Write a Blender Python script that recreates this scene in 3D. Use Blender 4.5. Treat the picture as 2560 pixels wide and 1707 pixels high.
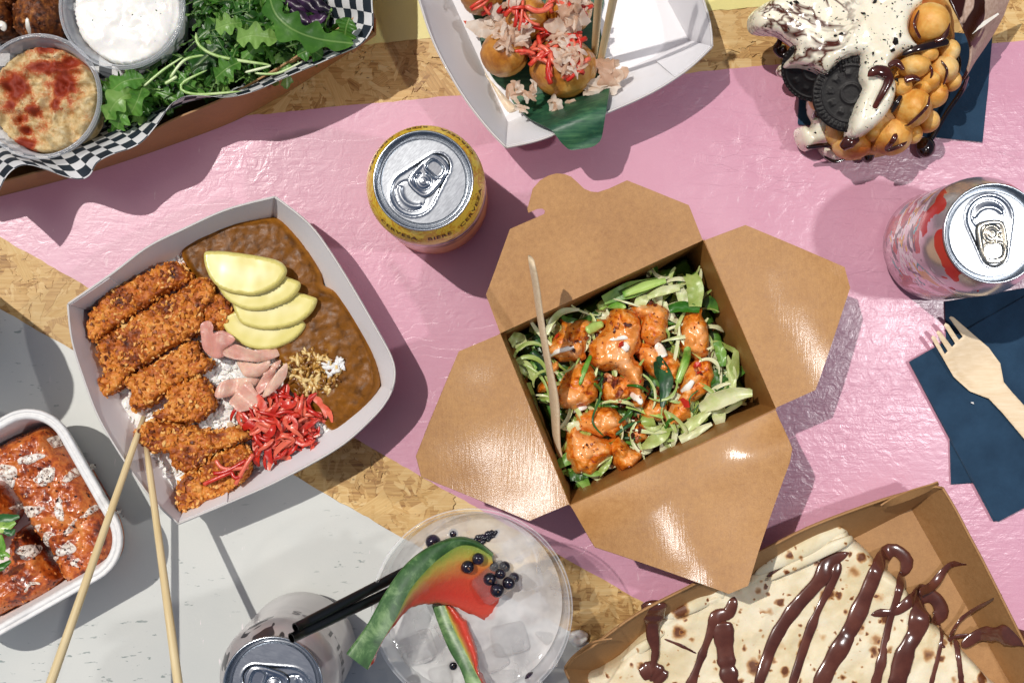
import bpy, bmesh, math, random
import numpy as np
from mathutils import Vector, Matrix
from mathutils.geometry import delaunay_2d_cdt

scene = bpy.context.scene
for o in list(bpy.data.objects): bpy.data.objects.remove(o)
R = math.radians

# ------------------------------------------------------------------ camera
CAM_H = 0.89                     # metres above the table top
PXM = 4038.0                     # photograph pixels per metre at table height
cam_d = bpy.data.cameras.new('camera')
cam_d.sensor_width = 36.0
cam_d.lens = 36.0 * CAM_H * PXM / 2560.0
cam_d.clip_start, cam_d.clip_end = 0.01, 50
cam = bpy.data.objects.new('camera', cam_d)
cam.location = (0, 0, CAM_H)
scene.collection.objects.link(cam)
scene.camera = cam

# ------------------------------------------------------------------ light
SUN_TRAVEL = Vector((0.37, -0.29, -1.0)).normalized()
world = bpy.data.worlds.new('World'); scene.world = world; world.use_nodes = True
wn = world.node_tree
sky = wn.nodes.new('ShaderNodeTexSky'); sky.sky_type = 'NISHITA'; sky.sun_disc = False
sky.sun_elevation = math.asin(-SUN_TRAVEL.z)
sky.sun_rotation = math.atan2(-SUN_TRAVEL.x, -SUN_TRAVEL.y)
sky.air_density = 1.0; sky.dust_density = 3.0; sky.ozone_density = 1.0
bgn = wn.nodes['Background']; bgn.inputs['Strength'].default_value = 0.056
wn.links.new(sky.outputs[0], bgn.inputs['Color'])

sun_d = bpy.data.lights.new('sun', 'SUN'); sun_d.energy = 2.75; sun_d.angle = R(0.6)
sun_d.color = (1.0, 0.955, 0.89)
sun = bpy.data.objects.new('sun', sun_d); scene.collection.objects.link(sun)
sun.rotation_euler = SUN_TRAVEL.to_track_quat('-Z', 'Y').to_euler()
# the photographer's small flash: the photograph's second, softer shadows and the glare on the right come from it
fl_d = bpy.data.lights.new('flash_lamp', 'AREA'); fl_d.shape = 'DISK'; fl_d.size = 0.036; fl_d.energy = 3.0
fl_d.color = (1.0, 0.98, 0.97)
fl = bpy.data.objects.new('flash_lamp', fl_d); scene.collection.objects.link(fl)
fl.location = (0.56, 0.01, 0.92)
fl.rotation_euler = (Vector((0.12, -0.03, 0)) - fl.location).to_track_quat('-Z', 'Y').to_euler()

vs = scene.view_settings
vs.view_transform = 'Standard'; vs.look = 'None'; vs.exposure = 0.0; vs.gamma = 1.0; vs.use_curve_mapping = False
scene.cycles.use_denoising = True
scene.cycles.max_bounces = 10; scene.cycles.transparent_max_bounces = 24
scene.cycles.diffuse_bounces = 4; scene.cycles.glossy_bounces = 4; scene.cycles.transmission_bounces = 8
scene.cycles.caustics_reflective = False; scene.cycles.caustics_refractive = False
scene.cycles.sample_clamp_indirect = 4

# ------------------------------------------------------------------ picture coordinates -> places on the table
CX, CY = 1280.0, 853.5
def K(x0, y0, f):
    """points read off an enlarged crop -> photograph pixels"""
    return lambda pts: [(x0 + p[0] * f, y0 + p[1] * f) for p in pts]
K1 = K(0, 0, 960 / 2352); K2 = K(860, 0, 960 / 2214); K3 = K(1820, 0, 740 / 2352)
K4 = K(150, 470, 860 / 1568); K5 = K(1020, 420, 1130 / 1641); K6 = K(2100, 420, 460 / 784)
K7 = K(0, 950, 480 / 994); K8 = K(500, 1220, 980 / 2352); K9 = K(1380, 1180, 1180 / 2352)
DD = K(0, 0, 2560 / 2352)
def P(pts, z=0.0):
    """photograph pixels of points that stand at height z -> table plan (metres)"""
    a = np.array(pts, float).reshape(-1, 2)
    k = (1 - np.asarray(z, float) / CAM_H) / PXM
    return np.stack([(a[:, 0] - CX) * k, (CY - a[:, 1]) * k], 1)
def P1(p, z=0.0): return P([p], z)[0]
def PX(px, z=0.0): return px / PXM * (1 - z / CAM_H)       # a length in pixels at height z

# ------------------------------------------------------------------ numpy noise
def _h(i, j, k, s):
    n = (i.astype(np.int64) * 374761393 + j.astype(np.int64) * 668265263 + k.astype(np.int64) * 2147483647 + s * 974634777) & 0xffffffff
    n = ((n ^ (n >> 13)) * 1274126177) & 0xffffffff
    n = ((n ^ (n >> 16)) * 2246822519) & 0xffffffff
    return ((n ^ (n >> 15)) & 0xffffff) / float(0x7fffff) - 1.0
def noise(x, y, z=0.0, f=100.0, seed=0):
    x = np.asarray(x) * f + 91.7; y = np.asarray(y) * f + 37.3; z = np.zeros_like(x) + np.asarray(z) * f + 11.1
    i, j, k = np.floor(x), np.floor(y), np.floor(z); u, v, w = x - i, y - j, z - k
    s = lambda t: t * t * t * (t * (t * 6 - 15) + 10)
    u, v, w = s(u), s(v), s(w)
    r = 0
    for a in (0, 1):
        for b in (0, 1):
            for c in (0, 1):
                r = r + (u if a else 1 - u) * (v if b else 1 - v) * (w if c else 1 - w) * _h(i + a, j + b, k + c, seed)
    return r
def fbm(x, y, z=0.0, f=100.0, o=4, seed=0):
    r = 0; a = 1.0; t = 0
    for q in range(o):
        r = r + a * noise(x, y, z, f, seed + q * 17); t += a; a *= .5; f *= 2.03
    return r / t
def cells(x, y, f=500.0, seed=0):
    """distance to the nearest feature point and that cell's random value"""
    x = np.asarray(x) * f; y = np.asarray(y) * f; i0, j0 = np.floor(x), np.floor(y)
    best = np.full(x.shape, 9.0); val = np.zeros(x.shape); zz = np.zeros_like(x)
    for a in (-1, 0, 1):
        for b in (-1, 0, 1):
            i, j = i0 + a, j0 + b
            px = i + .5 + .45 * _h(i, j, zz, seed); py = j + .5 + .45 * _h(i, j, zz, seed + 5)
            d = np.hypot(x - px, y - py); m = d < best
            best = np.where(m, d, best); val = np.where(m, _h(i, j, zz, seed + 9), val)
    return best, val
def sstep(a, b, x):
    t = np.clip((x - a) / (b - a), 0, 1); return t * t * (3 - 2 * t)

# ------------------------------------------------------------------ mesh toolkit
def cat(*ms):
    V, F, n = [], [], 0
    for v, f in ms:
        V.append(np.asarray(v, float).reshape(-1, 3)); F += [tuple(i + n for i in q) for q in f]; n += len(V[-1])
    return np.concatenate(V), F
def thicken(v, F, th):
    """give a sheet real thickness, with a crisp rim of its own"""
    v = np.asarray(v, float); nrm = np.zeros_like(v); cnt = {}
    for f in F:
        p = v[list(f)]; n = np.cross(p[1] - p[0], p[2] - p[0]) + (np.cross(p[2] - p[0], p[3] - p[0]) if len(f) > 3 else 0)
        for i in f: nrm[i] += n
        for a, b in zip(f, f[1:] + f[:1]): cnt[(a, b)] = cnt.get((a, b), 0) + 1
    nrm /= np.linalg.norm(nrm, axis=1)[:, None] + 1e-15
    if nrm[:, 2].sum() < 0: nrm = -nrm
    N = len(v); w = v - nrm * th; V = [v, w]; out = list(F) + [tuple(i + N for i in f[::-1]) for f in F]; k = 2 * N; ex = []
    for (a, b) in cnt:
        if (b, a) not in cnt:
            ex += [v[a], v[b], w[b], w[a]]; out.append((k + 1, k, k + 3, k + 2)); k += 4
    if ex: V.append(np.array(ex))
    return np.vstack(V), out
WL = {}                          # where each object's origin stands
def build(name, m, mat, parent=None, smooth=True, loc=None, attr=None, solid=None, label=None):
    """one mesh object; loc re-bases world-space vertices on that origin"""
    v, f = m
    v = np.asarray(v, float)
    if solid:
        n0 = len(v); v, f = thicken(v, f, solid)
        if attr is not None: attr = {k: np.concatenate([a, a, np.zeros(len(v) - 2 * n0)]) for k, a in attr.items()}
    if loc is not None: v = v - np.array(loc)
    me = bpy.data.meshes.new(name)
    me.from_pydata(v.tolist(), [], f)
    if smooth: me.polygons.foreach_set('use_smooth', np.ones(len(me.polygons), bool))
    if attr is not None:
        for k, a in attr.items():
            at = me.attributes.new(k, 'FLOAT', 'POINT'); at.data.foreach_set('value', np.asarray(a, np.float32))
    me.update()
    if mat is not None: me.materials.append(mat)
    o = bpy.data.objects.new(name, me); scene.collection.objects.link(o)
    w = Vector(loc) if loc is not None else Vector((0, 0, 0)); WL[o.name] = w
    if parent is not None: o.parent = parent; o.location = w - WL[parent.name]
    else: o.location = w
    if label: o['label'] = label
    return o
def tag(o, label, category, group=None, kind=None):
    o['label'] = label; o['category'] = category
    if group: o['group'] = group
    if kind: o['kind'] = kind
    return o
def thing(name, label, category, loc=(0, 0, 0), group=None, kind=None):
    o = bpy.data.objects.new(name, None); o.empty_display_size = .01; o.location = loc
    scene.collection.objects.link(o); WL[o.name] = Vector(loc)
    return tag(o, label, category, group, kind)
def inst(src, loc, rot=(0, 0, 0), scale=1.0, parent=None, mat=None):
    """another object on the same mesh data"""
    o = src.copy(); scene.collection.objects.link(o); WL[o.name] = Vector(loc)
    o.rotation_euler = rot
    o.scale = (scale,) * 3 if np.isscalar(scale) else scale
    o.parent = parent
    o.location = Vector(loc) - (WL[parent.name] if parent is not None else Vector((0, 0, 0)))
    return o
def drop(*os):
    for o in os: bpy.data.objects.remove(o)

def resample(p, step, closed=True):
    p = np.asarray(p, float); q = np.vstack([p, p[:1]]) if closed else p
    out = []
    for a, b in zip(q[:-1], q[1:]):
        n = max(1, int(round(np.linalg.norm(b - a) / step)))
        out += [a + (b - a) * t / n for t in range(n)]
    if not closed: out.append(q[-1])
    return np.array(out)
def crom(p, n=6, closed=True):
    """Catmull-Rom through the points"""
    p = np.asarray(p, float); m = len(p); out = []
    g = (lambda i: p[i % m]) if closed else (lambda i: p[min(max(i, 0), m - 1)])
    for i in range(m if closed else m - 1):
        a, b, c, d = g(i - 1), g(i), g(i + 1), g(i + 2)
        for k in range(n):
            t = k / n
            out.append(.5 * (2 * b + (c - a) * t + (2 * a - 5 * b + 4 * c - d) * t * t + (3 * b - a - 3 * c + d) * t ** 3))
    if not closed: out.append(p[-1])
    return np.array(out)
def inside(pt, poly):
    x, y = pt[:, 0], pt[:, 1]; r = np.zeros(len(pt), bool)
    for (x1, y1), (x2, y2) in zip(poly, np.roll(poly, -1, 0)):
        if y1 == y2: continue
        r ^= ((y1 > y) != (y2 > y)) & (x < (x2 - x1) * (y - y1) / (y2 - y1) + x1)
    return r
def pdist(pt, poly, closed=True):
    d = np.full(len(pt), 1e9); q = np.roll(poly, -1, 0)
    segs = list(zip(poly, q)) if closed else list(zip(poly[:-1], poly[1:]))
    for a, b in segs:
        ab = b - a; L = ab @ ab
        if L < 1e-16: continue
        t = np.clip(((pt - a) @ ab) / L, 0, 1)
        d = np.minimum(d, np.linalg.norm(pt - a - t[:, None] * ab, axis=1))
    return d
def tri(poly, res, rng=None, holes=()):
    """constrained triangulation of a plan outline with interior points; returns points, faces, distance to the edge"""
    rng = rng or np.random.default_rng(1)
    b = resample(poly, res)
    lo, hi = b.min(0), b.max(0)
    nx, ny = int((hi[0] - lo[0]) / res) + 2, int((hi[1] - lo[1]) / (res * .87)) + 2
    g = np.array([(lo[0] + (i + .5 * (j % 2)) * res, lo[1] + j * res * .87) for j in range(ny) for i in range(nx)])
    g = g + rng.uniform(-.18, .18, g.shape) * res
    g = g[inside(g, b)]
    dd = pdist(g, b)
    m = dd > res * .45
    loops = [b]
    for h in holes:
        hb = resample(h, res); m &= ~inside(g, hb) & (pdist(g, hb) > res * .45); loops.append(hb)
    g = g[m]
    E = []; n = 0
    for L in loops:
        E += [(n + i, n + (i + 1) % len(L)) for i in range(len(L))]; n += len(L)
    pts = np.vstack(loops + [g])
    c = pts.mean(0); S = 1000.0                      # work near unit size
    vs_, _, fs, *_ = delaunay_2d_cdt([Vector(p) for p in (pts - c) * S], E, [], 1, 1e-5)
    v = np.array([(p.x, p.y) for p in vs_]) / S + c
    F = []
    for f in fs:
        a, q, w = v[f[0]], v[f[1]], v[f[2]]
        cr = (q[0] - a[0]) * (w[1] - a[1]) - (q[1] - a[1]) * (w[0] - a[0])
        F.append(tuple(f) if cr > 0 else tuple(f)[::-1])
    if holes:
        cen = np.array([v[list(f)].mean(0) for f in F]); keep = np.ones(len(F), bool)
        for h in loops[1:]: keep &= ~inside(cen, h)
        F = [f for f, k in zip(F, keep) if k]
    d = pdist(v, b)
    for h in loops[1:]: d = np.minimum(d, pdist(v, h))
    return v, F, d
def pillow(poly, z0, h, edge, res, fn=None, p=.5, seed=1, foot=0.0):
    """a soft mound on a plan outline: rounded shoulder 'edge' wide, then fn adds relief"""
    v, F, d = tri(poly, res, np.random.default_rng(seed))
    t = np.clip(d / edge, 0, 1)
    prof = (1 - (1 - t) ** 2) ** p
    z = z0 + h * prof
    if fn is not None: z = z + fn(v[:, 0], v[:, 1], d, prof)
    if foot: z = np.where(d < 1e-7, z0 - foot, z)
    return np.column_stack([v, z]), F
def slab(poly, z0, z1, bevel=0.0):
    """flat plate with upright edge (outline counter-clockwise or not)"""
    p = np.asarray(poly, float)
    a = .5 * np.sum(p[:, 0] * np.roll(p[:, 1], -1) - np.roll(p[:, 0], -1) * p[:, 1])
    if a < 0: p = p[::-1]
    n = len(p)
    v, F, _ = tri_plain(p)
    V = [np.column_stack([v, np.full(len(v), z1)])]; fs = [tuple(f) for f in F]
    m = len(v)
    V.append(np.column_stack([p, np.full(n, z1)])); V.append(np.column_stack([p, np.full(n, z0)]))
    for i in range(n):
        j = (i + 1) % n
        fs.append((m + i, m + n + i, m + n + j, m + j))
    return np.vstack(V), fs
def tri_plain(p):
    n = len(p); c = p.mean(0); S = 1000.0
    vs_, _, fs, *_ = delaunay_2d_cdt([Vector(q) for q in (p - c) * S], [(i, (i + 1) % n) for i in range(n)], [], 1, 1e-6)
    v = np.array([(q.x, q.y) for q in vs_]) / S + c; F = []
    for f in fs:
        a, q, w = v[f[0]], v[f[1]], v[f[2]]
        cr = (q[0] - a[0]) * (w[1] - a[1]) - (q[1] - a[1]) * (w[0] - a[0])
        F.append(tuple(f) if cr > 0 else tuple(f)[::-1])
    return v, F, None
def tube(path, rad, n=10, squash=1.0, cap=True, up=None):
    p = np.asarray(path, float); m = len(p)
    r = np.full(m, rad) if np.isscalar(rad) else np.asarray(rad, float)
    T = np.gradient(p, axis=0); T /= np.linalg.norm(T, axis=1)[:, None] + 1e-12
    U = np.array(up if up is not None else (0, 0, 1.0)); V = []
    for i in range(m):
        s = np.cross(T[i], U); L = np.linalg.norm(s)
        s = s / L if L > 1e-6 else np.array((1.0, 0, 0)); w = np.cross(s, T[i])
        for k in range(n):
            a = 2 * math.pi * k / n
            V.append(p[i] + r[i] * (math.cos(a) * s + squash * math.sin(a) * w))
    F = [(i * n + k, i * n + (k + 1) % n, (i + 1) * n + (k + 1) % n, (i + 1) * n + k) for i in range(m - 1) for k in range(n)]
    if cap:
        V += [p[0], p[-1]]
        F += [(m * n, (k + 1) % n, k) for k in range(n)] + [(m * n + 1, (m - 1) * n + k, (m - 1) * n + (k + 1) % n) for k in range(n)]
    return np.array(V), F
def lathe(prof, n=64, c=(0, 0), closed=False):
    """(radius, z) profile about a vertical axis"""
    V = []; m = len(prof)
    for r, z in prof:
        for k in range(n):
            a = 2 * math.pi * k / n; V.append((c[0] + r * math.cos(a), c[1] + r * math.sin(a), z))
    F = []
    for i in range(m - 1 + (1 if closed else 0)):
        i2 = (i + 1) % m
        for k in range(n):
            q = (i * n + k, i * n + (k + 1) % n, i2 * n + (k + 1) % n, i2 * n + k)
            F.append(q)
    return np.array(V), F
def sphere(c, r, nu=24, nv=14, fn=None):
    r = np.array((r, r, r) if np.isscalar(r) else r, float); V = []
    for j in range(1, nv):
        b = math.pi * j / nv
        for i in range(nu):
            a = 2 * math.pi * i / nu; V.append((math.sin(b) * math.cos(a), math.sin(b) * math.sin(a), math.cos(b)))
    V += [(0, 0, 1), (0, 0, -1)]; V = np.array(V)
    if fn is not None: V = V * (1 + fn(V))[:, None]
    V = V * r + np.array(c); F = []
    for j in range(nv - 2):
        for i in range(nu):
            F.append((j * nu + i, (j + 1) * nu + i, (j + 1) * nu + (i + 1) % nu, j * nu + (i + 1) % nu))
    t = (nv - 1) * nu
    F += [(t, i, (i + 1) % nu) for i in range(nu)] + [(t + 1, (nv - 2) * nu + (i + 1) % nu, (nv - 2) * nu + i) for i in range(nu)]
    return V, F
def grid(nu, nv, fn):
    """fn(u, v) -> xyz over the unit square"""
    u, v = np.meshgrid(np.linspace(0, 1, nu), np.linspace(0, 1, nv)); V = fn(u.ravel(), v.ravel())
    F = [(j * nu + i, j * nu + i + 1, (j + 1) * nu + i + 1, (j + 1) * nu + i) for j in range(nv - 1) for i in range(nu - 1)]
    return np.asarray(V), F
def xf(m, loc=(0, 0, 0), rot=(0, 0, 0), s=1.0):
    v, f = m
    M = Matrix.LocRotScale(Vector(loc), __import__('mathutils').Euler(rot), Vector((s,) * 3 if np.isscalar(s) else s))
    A = np.array(M)
    return v @ A[:3, :3].T + A[:3, 3], f
def ribbon(path, width, up=(0, 0, 1), cup=0.0, nc=5, wav=0.0, seed=0):
    """a thin strip along a path, 'cup' bows its cross-section"""
    p = np.asarray(path, float); m = len(p); w = np.full(m, width) if np.isscalar(width) else np.asarray(width)
    T = np.gradient(p, axis=0); T /= np.linalg.norm(T, axis=1)[:, None] + 1e-12
    ups = np.asarray(up, float); V = []
    rr = random.Random(seed); ph = rr.uniform(0, 6)
    for i in range(m):
        U = ups[i] if ups.ndim == 2 else ups
        s = np.cross(T[i], U); s /= np.linalg.norm(s) + 1e-9; n = np.cross(s, T[i])
        for k in range(nc):
            a = k / (nc - 1) * 2 - 1
            V.append(p[i] + s * a * w[i] + n * (cup * w[i] * (a * a) + wav * w[i] * a * math.sin(ph + i * 1.1)))
    F = [(i * nc + k, i * nc + k + 1, (i + 1) * nc + k + 1, (i + 1) * nc + k) for i in range(m - 1) for k in range(nc - 1)]
    return np.array(V), F
def plant_on(o_verts, x, y):
    """height of a mound (its vertex array) under plan points"""
    out = []
    for a, b in zip(np.atleast_1d(x), np.atleast_1d(y)):
        d = (o_verts[:, 0] - a) ** 2 + (o_verts[:, 1] - b) ** 2; i = np.argpartition(d, 3)[:3]
        out.append(o_verts[i, 2].max())
    return np.array(out)

# ------------------------------------------------------------------ materials
def lin(h):
    if not isinstance(h, str): return tuple(h) + ((1,) if len(h) == 3 else ())
    h = h.lstrip('#'); c = [int(h[i:i + 2], 16) / 255 for i in (0, 2, 4)]
    return tuple(x / 12.92 if x <= .04045 else ((x + .055) / 1.055) ** 2.4 for x in c) + (1,)
class NT:
    def __init__(s, name):
        s.m = bpy.data.materials.new(name); s.m.use_nodes = True; s.t = s.m.node_tree
        s.b = s.t.nodes['Principled BSDF']; s.out = s.t.nodes['Material Output']; s._tc = None
    def n(s, kind, **kw):
        x = s.t.nodes.new('ShaderNode' + kind)
        for k, v in kw.items(): setattr(x, k, v)
        return x
    def L(s, a, b):
        if hasattr(a, 'is_output') or hasattr(a, 'links'): s.t.links.new(a, b)
        else: b.default_value = a
    def obj(s):
        if not s._tc: s._tc = s.n('TexCoord')
        return s._tc.outputs['Object']
    def map(s, scale=(1, 1, 1), rot=(0, 0, 0), loc=(0, 0, 0), co=None):
        x = s.n('Mapping'); s.L(co or s.obj(), x.inputs[0]); x.inputs['Scale'].default_value = scale
        x.inputs['Rotation'].default_value = rot; x.inputs['Location'].default_value = loc; return x.outputs[0]
    def noise(s, scale, detail=4, rough=.55, dist=0, co=None):
        x = s.n('TexNoise'); s.L(co or s.obj(), x.inputs['Vector']); x.inputs['Scale'].default_value = scale
        x.inputs['Detail'].default_value = detail; x.inputs['Roughness'].default_value = rough; x.inputs['Distortion'].default_value = dist
        return x.outputs['Fac']
    def voro(s, scale, feature='F1', co=None, out='Distance', rnd=1):
        x = s.n('TexVoronoi', feature=feature); s.L(co or s.obj(), x.inputs['Vector']); x.inputs['Scale'].default_value = scale
        x.inputs['Randomness'].default_value = rnd
        return x.outputs[out]
    def wave(s, scale, dist=0, detail=2, co=None, direction='X', prof='SIN'):
        x = s.n('TexWave', bands_direction=direction, wave_profile=prof); s.L(co or s.obj(), x.inputs['Vector'])
        x.inputs['Scale'].default_value = scale; x.inputs['Distortion'].default_value = dist; x.inputs['Detail'].default_value = detail
        return x.outputs['Fac']
    def ramp(s, f, stops, interp='LINEAR'):
        x = s.n('ValToRGB'); s.L(f, x.inputs[0]); e = x.color_ramp; e.interpolation = interp
        while len(e.elements) < len(stops): e.elements.new(.5)
        for q, (p, c) in zip(e.elements, stops): q.position = p; q.color = lin(c)
        return x.outputs[0]
    def mix(s, f, a, b, mode='MIX'):
        x = s.n('Mix', data_type='RGBA', blend_type=mode); s.L(f, x.inputs[0])
        s.L(a if not isinstance(a, (str, tuple)) else lin(a), x.inputs[6]); s.L(b if not isinstance(b, (str, tuple)) else lin(b), x.inputs[7])
        return x.outputs[2]
    def math(s, op, a, b=0.0, c=0.0):
        x = s.n('Math', operation=op); s.L(a, x.inputs[0]); s.L(b, x.inputs[1]); s.L(c, x.inputs[2]); return x.outputs[0]
    def mrange(s, f, a, b, c=0.0, d=1.0):
        x = s.n('MapRange'); s.L(f, x.inputs[0])
        for i, q in enumerate((a, b, c, d)): s.L(q, x.inputs[i + 1])
        return x.outputs[0]
    def sep(s, v=None):
        x = s.n('SeparateXYZ'); s.L(v or s.obj(), x.inputs[0]); return x.outputs
    def attr(s, name):
        x = s.n('Attribute', attribute_name=name); return x.outputs['Fac']
    def island(s): return s.n('NewGeometry').outputs['Random Per Island']
    def orand(s): return s.n('ObjectInfo').outputs['Random']
    def bump(s, h, strength=.5, dist=.001, normal=None):
        x = s.n('Bump'); s.L(h, x.inputs['Height']); x.inputs['Strength'].default_value = strength; x.inputs['Distance'].default_value = dist
        if normal is not None: s.L(normal, x.inputs['Normal'])
        return x.outputs[0]
    def set(s, **kw):
        names = dict(color='Base Color', rough='Roughness', metal='Metallic', normal='Normal', spec='Specular IOR Level', coat='Coat Weight',
                     coat_rough='Coat Roughness', sss='Subsurface Weight', sss_scale='Subsurface Scale', trans='Transmission Weight', ior='IOR',
                     alpha='Alpha', aniso='Anisotropic', sheen='Sheen Weight', sheen_rough='Sheen Roughness')
        for k, v in kw.items():
            i = s.b.inputs[names[k]]
            if isinstance(v, str): v = lin(v)
            s.L(v, i)
        return s
def food(name, stops, scale, rough=.45, bump=.3, bscale=None, bdist=.0006, sss=0, detail=5, dist=0.0, spec=.5, isl=0, orand=0, coat=0, stretch=None, lo=.32, hi=.68):
    """organic surface: noise-driven colour ramp, relief and optional per-piece tint"""
    n = NT(name); co = n.map(stretch) if stretch else None
    f = n.noise(scale, detail, .6, dist, co)
    if isl: f = n.math('MULTIPLY_ADD', n.math('SUBTRACT', n.island(), .5), isl, f)
    if orand: f = n.math('MULTIPLY_ADD', n.math('SUBTRACT', n.orand(), .5), orand, f)
    if isinstance(stops[0], str): stops = [(lo + (hi - lo) * i / max(1, len(stops) - 1), c) for i, c in enumerate(stops)]
    n.set(color=n.ramp(f, stops), rough=rough, spec=spec, coat=coat)
    if coat: n.set(coat_rough=.12)
    if sss: n.set(sss=sss, sss_scale=.003); n.b.inputs['Subsurface Radius'].default_value = (1, .5, .25)
    if bump: n.set(normal=n.bump(n.noise(bscale or scale * 2, 5, .6, dist, co), bump, bdist))
    return n.m
# ================================================================== the table: a strand board with painted stripes
def strand_height(n, scale=1.0):
    """overlapping wood strands pressed into a board: ledges at their edges"""
    h = None
    for i, (a, sx, sy) in enumerate(((18, 22, 95), (75, 26, 110), (-40, 20, 80), (-8, 30, 140), (52, 18, 70))):
        co = n.map((sx * scale, sy * scale, 1), (0, 0, R(a)), (i * 3.7, i * 1.3, 0))
        wob = n.n('VectorMath', operation='MULTIPLY_ADD')
        nx = n.n('TexNoise'); nx.inputs['Scale'].default_value = 60; n.L(n.obj(), nx.inputs['Vector'])
        n.L(nx.outputs['Color'], wob.inputs[0]); wob.inputs[1].default_value = (.5, .5, 0); n.L(co, wob.inputs[2])
        v = n.voro(1.0, 'F1', wob.outputs[0], 'Color')
        x = n.n('SeparateColor'); n.L(v, x.inputs[0])
        h = x.outputs[0] if h is None else n.math('MAXIMUM', h, n.math('MULTIPLY', x.outputs[0], .97))
    return h
def paint(name, light, dark, bumpy=1.0, scuff=.25, rough=.3, mark='#6d4a52', thr=.72, coat=.34):
    n = NT(name)
    h = strand_height(n)
    broad = n.noise(9, 4, .6)
    grain = n.noise(1.0, 4, .6, .6, n.map((45, 330, 1), (0, 0, R(62))))
    fine = n.noise(900, 3, .6)
    hh = n.math('MULTIPLY_ADD', grain, .15, n.math('MULTIPLY_ADD', n.noise(110, 4, .6, 1.2), .36, h))
    hh = n.math('MULTIPLY_ADD', fine, .012, hh)
    co = n.ramp(n.math('MULTIPLY_ADD', fine, .25, n.math('MULTIPLY', broad, .8)), [(.3, dark), (.7, light)])
    # worn places with outlines of their own: bare spots, dark flecks, pale rubs
    fl = n.math('MULTIPLY', n.mrange(n.noise(1, 3, .6, 0, n.map((90, 300, 1), (0, 0, R(-35)))), thr, thr + .05), n.mrange(n.noise(12, 3), .5, .62))
    co = n.mix(n.math('MULTIPLY', fl, scuff * 2.2), co, mark)
    rub = n.math('MULTIPLY', n.mrange(n.noise(1, 4, .6, 0, n.map((260, 60, 1), (0, 0, R(12)))), .66, .72), n.mrange(n.noise(15, 2), .48, .6))
    co = n.mix(n.math('MULTIPLY', rub, scuff), co, '#f4e8ea')
    soft = n.math('MULTIPLY', n.mrange(n.noise(14, 3), .35, .65, .2, 1.0), n.mrange(n.math('MULTIPLY_ADD', n.sep()[0], .9, n.noise(5, 2)), .42, .62, .3, 1.15))
    nb = n.n('Bump'); n.L(hh, nb.inputs['Height']); nb.inputs['Distance'].default_value = .0022; n.L(n.math('MULTIPLY', soft, .62 * bumpy), nb.inputs['Strength'])
    n.set(color=co, rough=n.mrange(broad, .3, .7, rough - .06, rough + .1), spec=.5, normal=nb.outputs[0], coat=coat, coat_rough=.22)
    n.L(nb.outputs[0], n.b.inputs['Coat Normal'])
    return n.m
def osb():
    n = NT('strand_board')
    h = strand_height(n, 1.2)
    g = n.noise(1, 5, .6, 0, n.map((60, 900, 1), (0, 0, R(30))))
    c = n.ramp(n.math('MULTIPLY_ADD', g, .35, n.math('MULTIPLY', h, .75)), [(.25, '#80592c'), (.5, '#b58c4e'), (.75, '#cfab6c'), (.95, '#dfc694')])
    n.set(color=c, rough=.6, normal=n.bump(n.math('MULTIPLY_ADD', g, .3, h), .7, .0008)); return n.m
def strand_mat(isl=False):
    n = NT('wood_strand')
    g = n.noise(1, 6, .65, 0, n.map((40, 700, 400)))
    f = n.math('MULTIPLY_ADD', n.island() if isl else n.orand(), .34, n.math('MULTIPLY_ADD', g, .8, -.1))
    c = n.ramp(f, [(.14, '#6b4520'), (.28, '#a27840'), (.42, '#c19a5c'), (.6, '#cfae74'), (.9, '#ddc595')])
    pit = n.mrange(n.noise(1, 2, .6, 0, n.map((160, 500, 300))), .7, .74)
    c = n.mix(n.math('MULTIPLY', pit, .7), c, '#3a2411')
    n.set(color=c, rough=n.mrange(n.orand(), 0, 1, .42, .62), normal=n.bump(g, .35, .0004)); return n.m

M_PINK = paint('pink_paint', '#cd99ad', '#c3899f', 1.25, .4, .34, coat=.6)
M_WHITE = paint('white_paint', '#d0d1cc', '#c4c8c5', .5, .8, .36, '#8d9794', .63)
M_YELL = paint('yellow_paint', '#e6dc92', '#d9cf84', .5, .2, .4)
M_OSB = osb(); M_STRAND = strand_mat(); M_STRAND_S = strand_mat(True)

table = thing('table_board', 'strand board table painted in pink, white and pale yellow stripes', 'table', kind='structure')
build('board', slab(P([(-900, -900), (3460, -900), (3460, 2600), (-900, 2600)]), -.018, -.0016), M_OSB, table, smooth=False)
def stripe(name, pts, mat, seed):
    p = resample(P(pts), .004); rng = np.random.default_rng(seed)
    p = p + rng.normal(0, .00016, p.shape) + np.stack([.0004 * noise(p[:, 0], p[:, 1], 0, 60, seed), .0004 * noise(p[:, 0], p[:, 1], 3, 60, seed)], 1)
    return build(name, slab(p, -.0014, 0.0), mat, table, smooth=False)
ln = lambda y0, k: (lambda x: (x, y0 + k * x))
pu, pl, wu, yl = ln(348, -.096), ln(593, .567), ln(773, .566), ln(199, -.096)
stripe('pink_stripe', [pu(-880), pu(3440), pl(3440), pl(-880)], M_PINK, 1)
stripe('white_stripe', [wu(-880), wu(3100), (3100, 2590), (-880, 2590)], M_WHITE, 2)
stripe('yellow_stripe', [yl(-880), yl(2430), (2380, -880), (-880, -880)], M_YELL, 3)
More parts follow.
